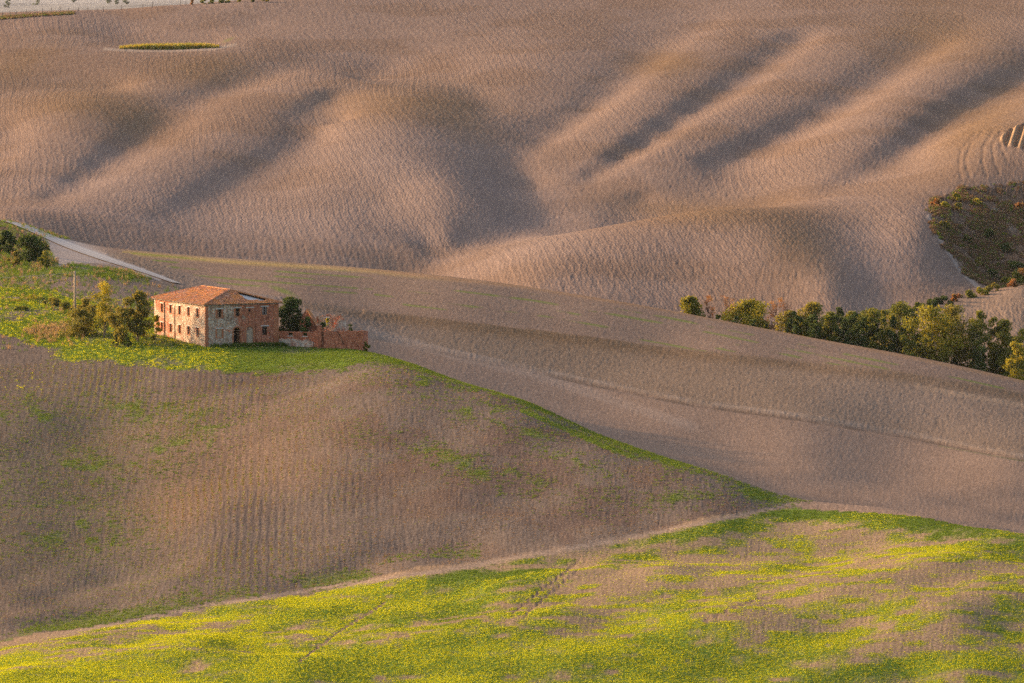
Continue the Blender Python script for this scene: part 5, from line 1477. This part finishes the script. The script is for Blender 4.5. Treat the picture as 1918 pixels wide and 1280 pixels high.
# ------------------------------------------------------------------ power pole and cable
M_POLE = grain_mat('sunlit_pole_wood', [(0.36,0.25,0.15),(0.46,0.34,0.22)], 3, 4, 0.2)
pb = hit(139, 587, 900, 935)
ph = ray_z(508, pb.y) - pb.z
pole = empty('power_pole', pb); tag(pole, 'plain wooden power pole standing in the meadow left of the house', 'power pole')
mb = MB(); mb.tube([(0, 0, -.8), (0, 0, ph * .5), (0, 0, ph)], [.22, .20, .17], 10); mb.build('post', M_POLE, pole, smooth=True)
mb = MB(); mb.box((-.14, -.16, ph - .42), (.14, -.10, ph - .3)); mb.build('bracket', m_iron, pole)
mb = MB(); mb.tube([(-.12, -.14, ph - .95), (-.62, -.2, ph - .38)], [.025, .02], 5); mb.build('stay_rod', M_BARK_PALE, pole)
for zz in (.2, .42):
    mb = MB(); mb.tube([(-.16, 0, ph - zz), (-.22, 0, ph - zz), (-.24, 0, ph - zz)], [.03, .06, .02], 8); mb.build('insulator', m_lintel, pole)
mb = MB()
p_a = Vector((pb.x - .2, pb.y, pb.z + ph - .3)); p_b = at(-420, 516, 905)
n = 26
mb.tube([p_a.lerp(p_b, k / n) - Vector((0, 0, 1.1 * math.sin(math.pi * k / n))) for k in range(n + 1)], [.028] * (n + 1), 5)
tag(mb.build('power_cable', M_BARK_PALE), 'pale power cable running left from the top of the wooden pole', 'cable')

# ------------------------------------------------------------------ fence posts on the skyline
M_POST = grain_mat('grey_fence_wood', [(0.13,0.105,0.09),(0.22,0.18,0.15)], 4, 3, 0.2)
for k, u in enumerate((6, 20, 33, 51, 58, 67, 81, 98, 114, 130, 149, 166, 183, 195, 229, 269, 287, 339, 350, 441, 467)):
    D = float(np.interp(u, [0, 150, 300, 450, 600], [1889, 1904, 1916, 1924, 1954]))
    x = (u - CX) / FPX * D; z = float(gz(x, D, True)[0]); h_ = random.uniform(1.2, 1.9) + (0.5 if u in (98, 114, 229) else 0)
    mb = MB(); mb.tube([(0, 0, -.5), (random.uniform(-.05, .05), 0, h_)], [.13, .11], 6)
    o = mb.build('fence_post', M_POST); o.location = (x, D, z)
    tag(o, 'thin dark fence post on the far left skyline', 'fence post', 'fence posts along the far ridge')
# rank grass strip under the fence
xs = rg.uniform(-20, 140, 900); dd = np.interp(xs, [0, 150], [1886, 1902]) - rg.uniform(0, 10, 900)
x = (xs - CX) / FPX * dd
scatter('ridge_grass', 'strip of rank grass under the skyline fence', 'grass', np.c_[x, dd, gz(x, dd)], rg.uniform(0, 6.28, 900), rg.uniform(.5, 1.1, 900), [tuft_mesh('ridge_tuft', (G_BROWN, G_DEEP, G_STUB)[s % 3], s, 10, .7, .08, .6) for s in (31, 32, 33)])

# ------------------------------------------------------------------ far trees dissolving in the haze
for k, (u, D, h_, lb) in enumerate([(16, 9000, 16, 'faint pointed tree in the haze at the far left'), (139, 9500, 20, 'hazy round tree beyond the fence'), (208, 8800, 18, 'first of two hazy trees left of the gap in the skyline'), (222, 8800, 16, 'second hazy tree beside its larger neighbour'), (238, 8600, 18, 'hazy tree where the ridge starts to rise'), (70, 10500, 18, 'pale hazy tree above the left of the ridge')]):
    x = (u - CX) / FPX * D
    j = np.argmin(abs(DS_OUT - D)); zt = float(np.interp(u - CX, US, Zo[j]))
    make_tree('hazy_tree', lb, 'tree', Vector((x, D, zt)), zt + h_, h_ * .45, L_DARK, 500 + k, n_leaf=420, leaf=1.3, trunk_share=.1, clumps=12, depth=1)

# ------------------------------------------------------------------ air
hz = MB(); hz.box((-9000, -60, -160), (9000, 47500, CAM_Z + 45))
haze = hz.build('haze', [])
hm = bpy.data.materials.new('haze'); hm.use_nodes = True
nt = hm.node_tree; nt.nodes.clear()
o_ = nt.nodes.new('ShaderNodeOutputMaterial'); pv = nt.nodes.new('ShaderNodeVolumePrincipled')
pv.inputs['Color'].default_value = (0.92, 0.90, 0.92, 1); pv.inputs['Density'].default_value = 0.00001; pv.inputs['Anisotropy'].default_value = 0.2
nt.links.new(pv.outputs[0], o_.inputs['Volume'])
haze.data.materials.append(hm)
tag(haze, 'thin pale evening haze over the whole valley', 'haze', kind='stuff')
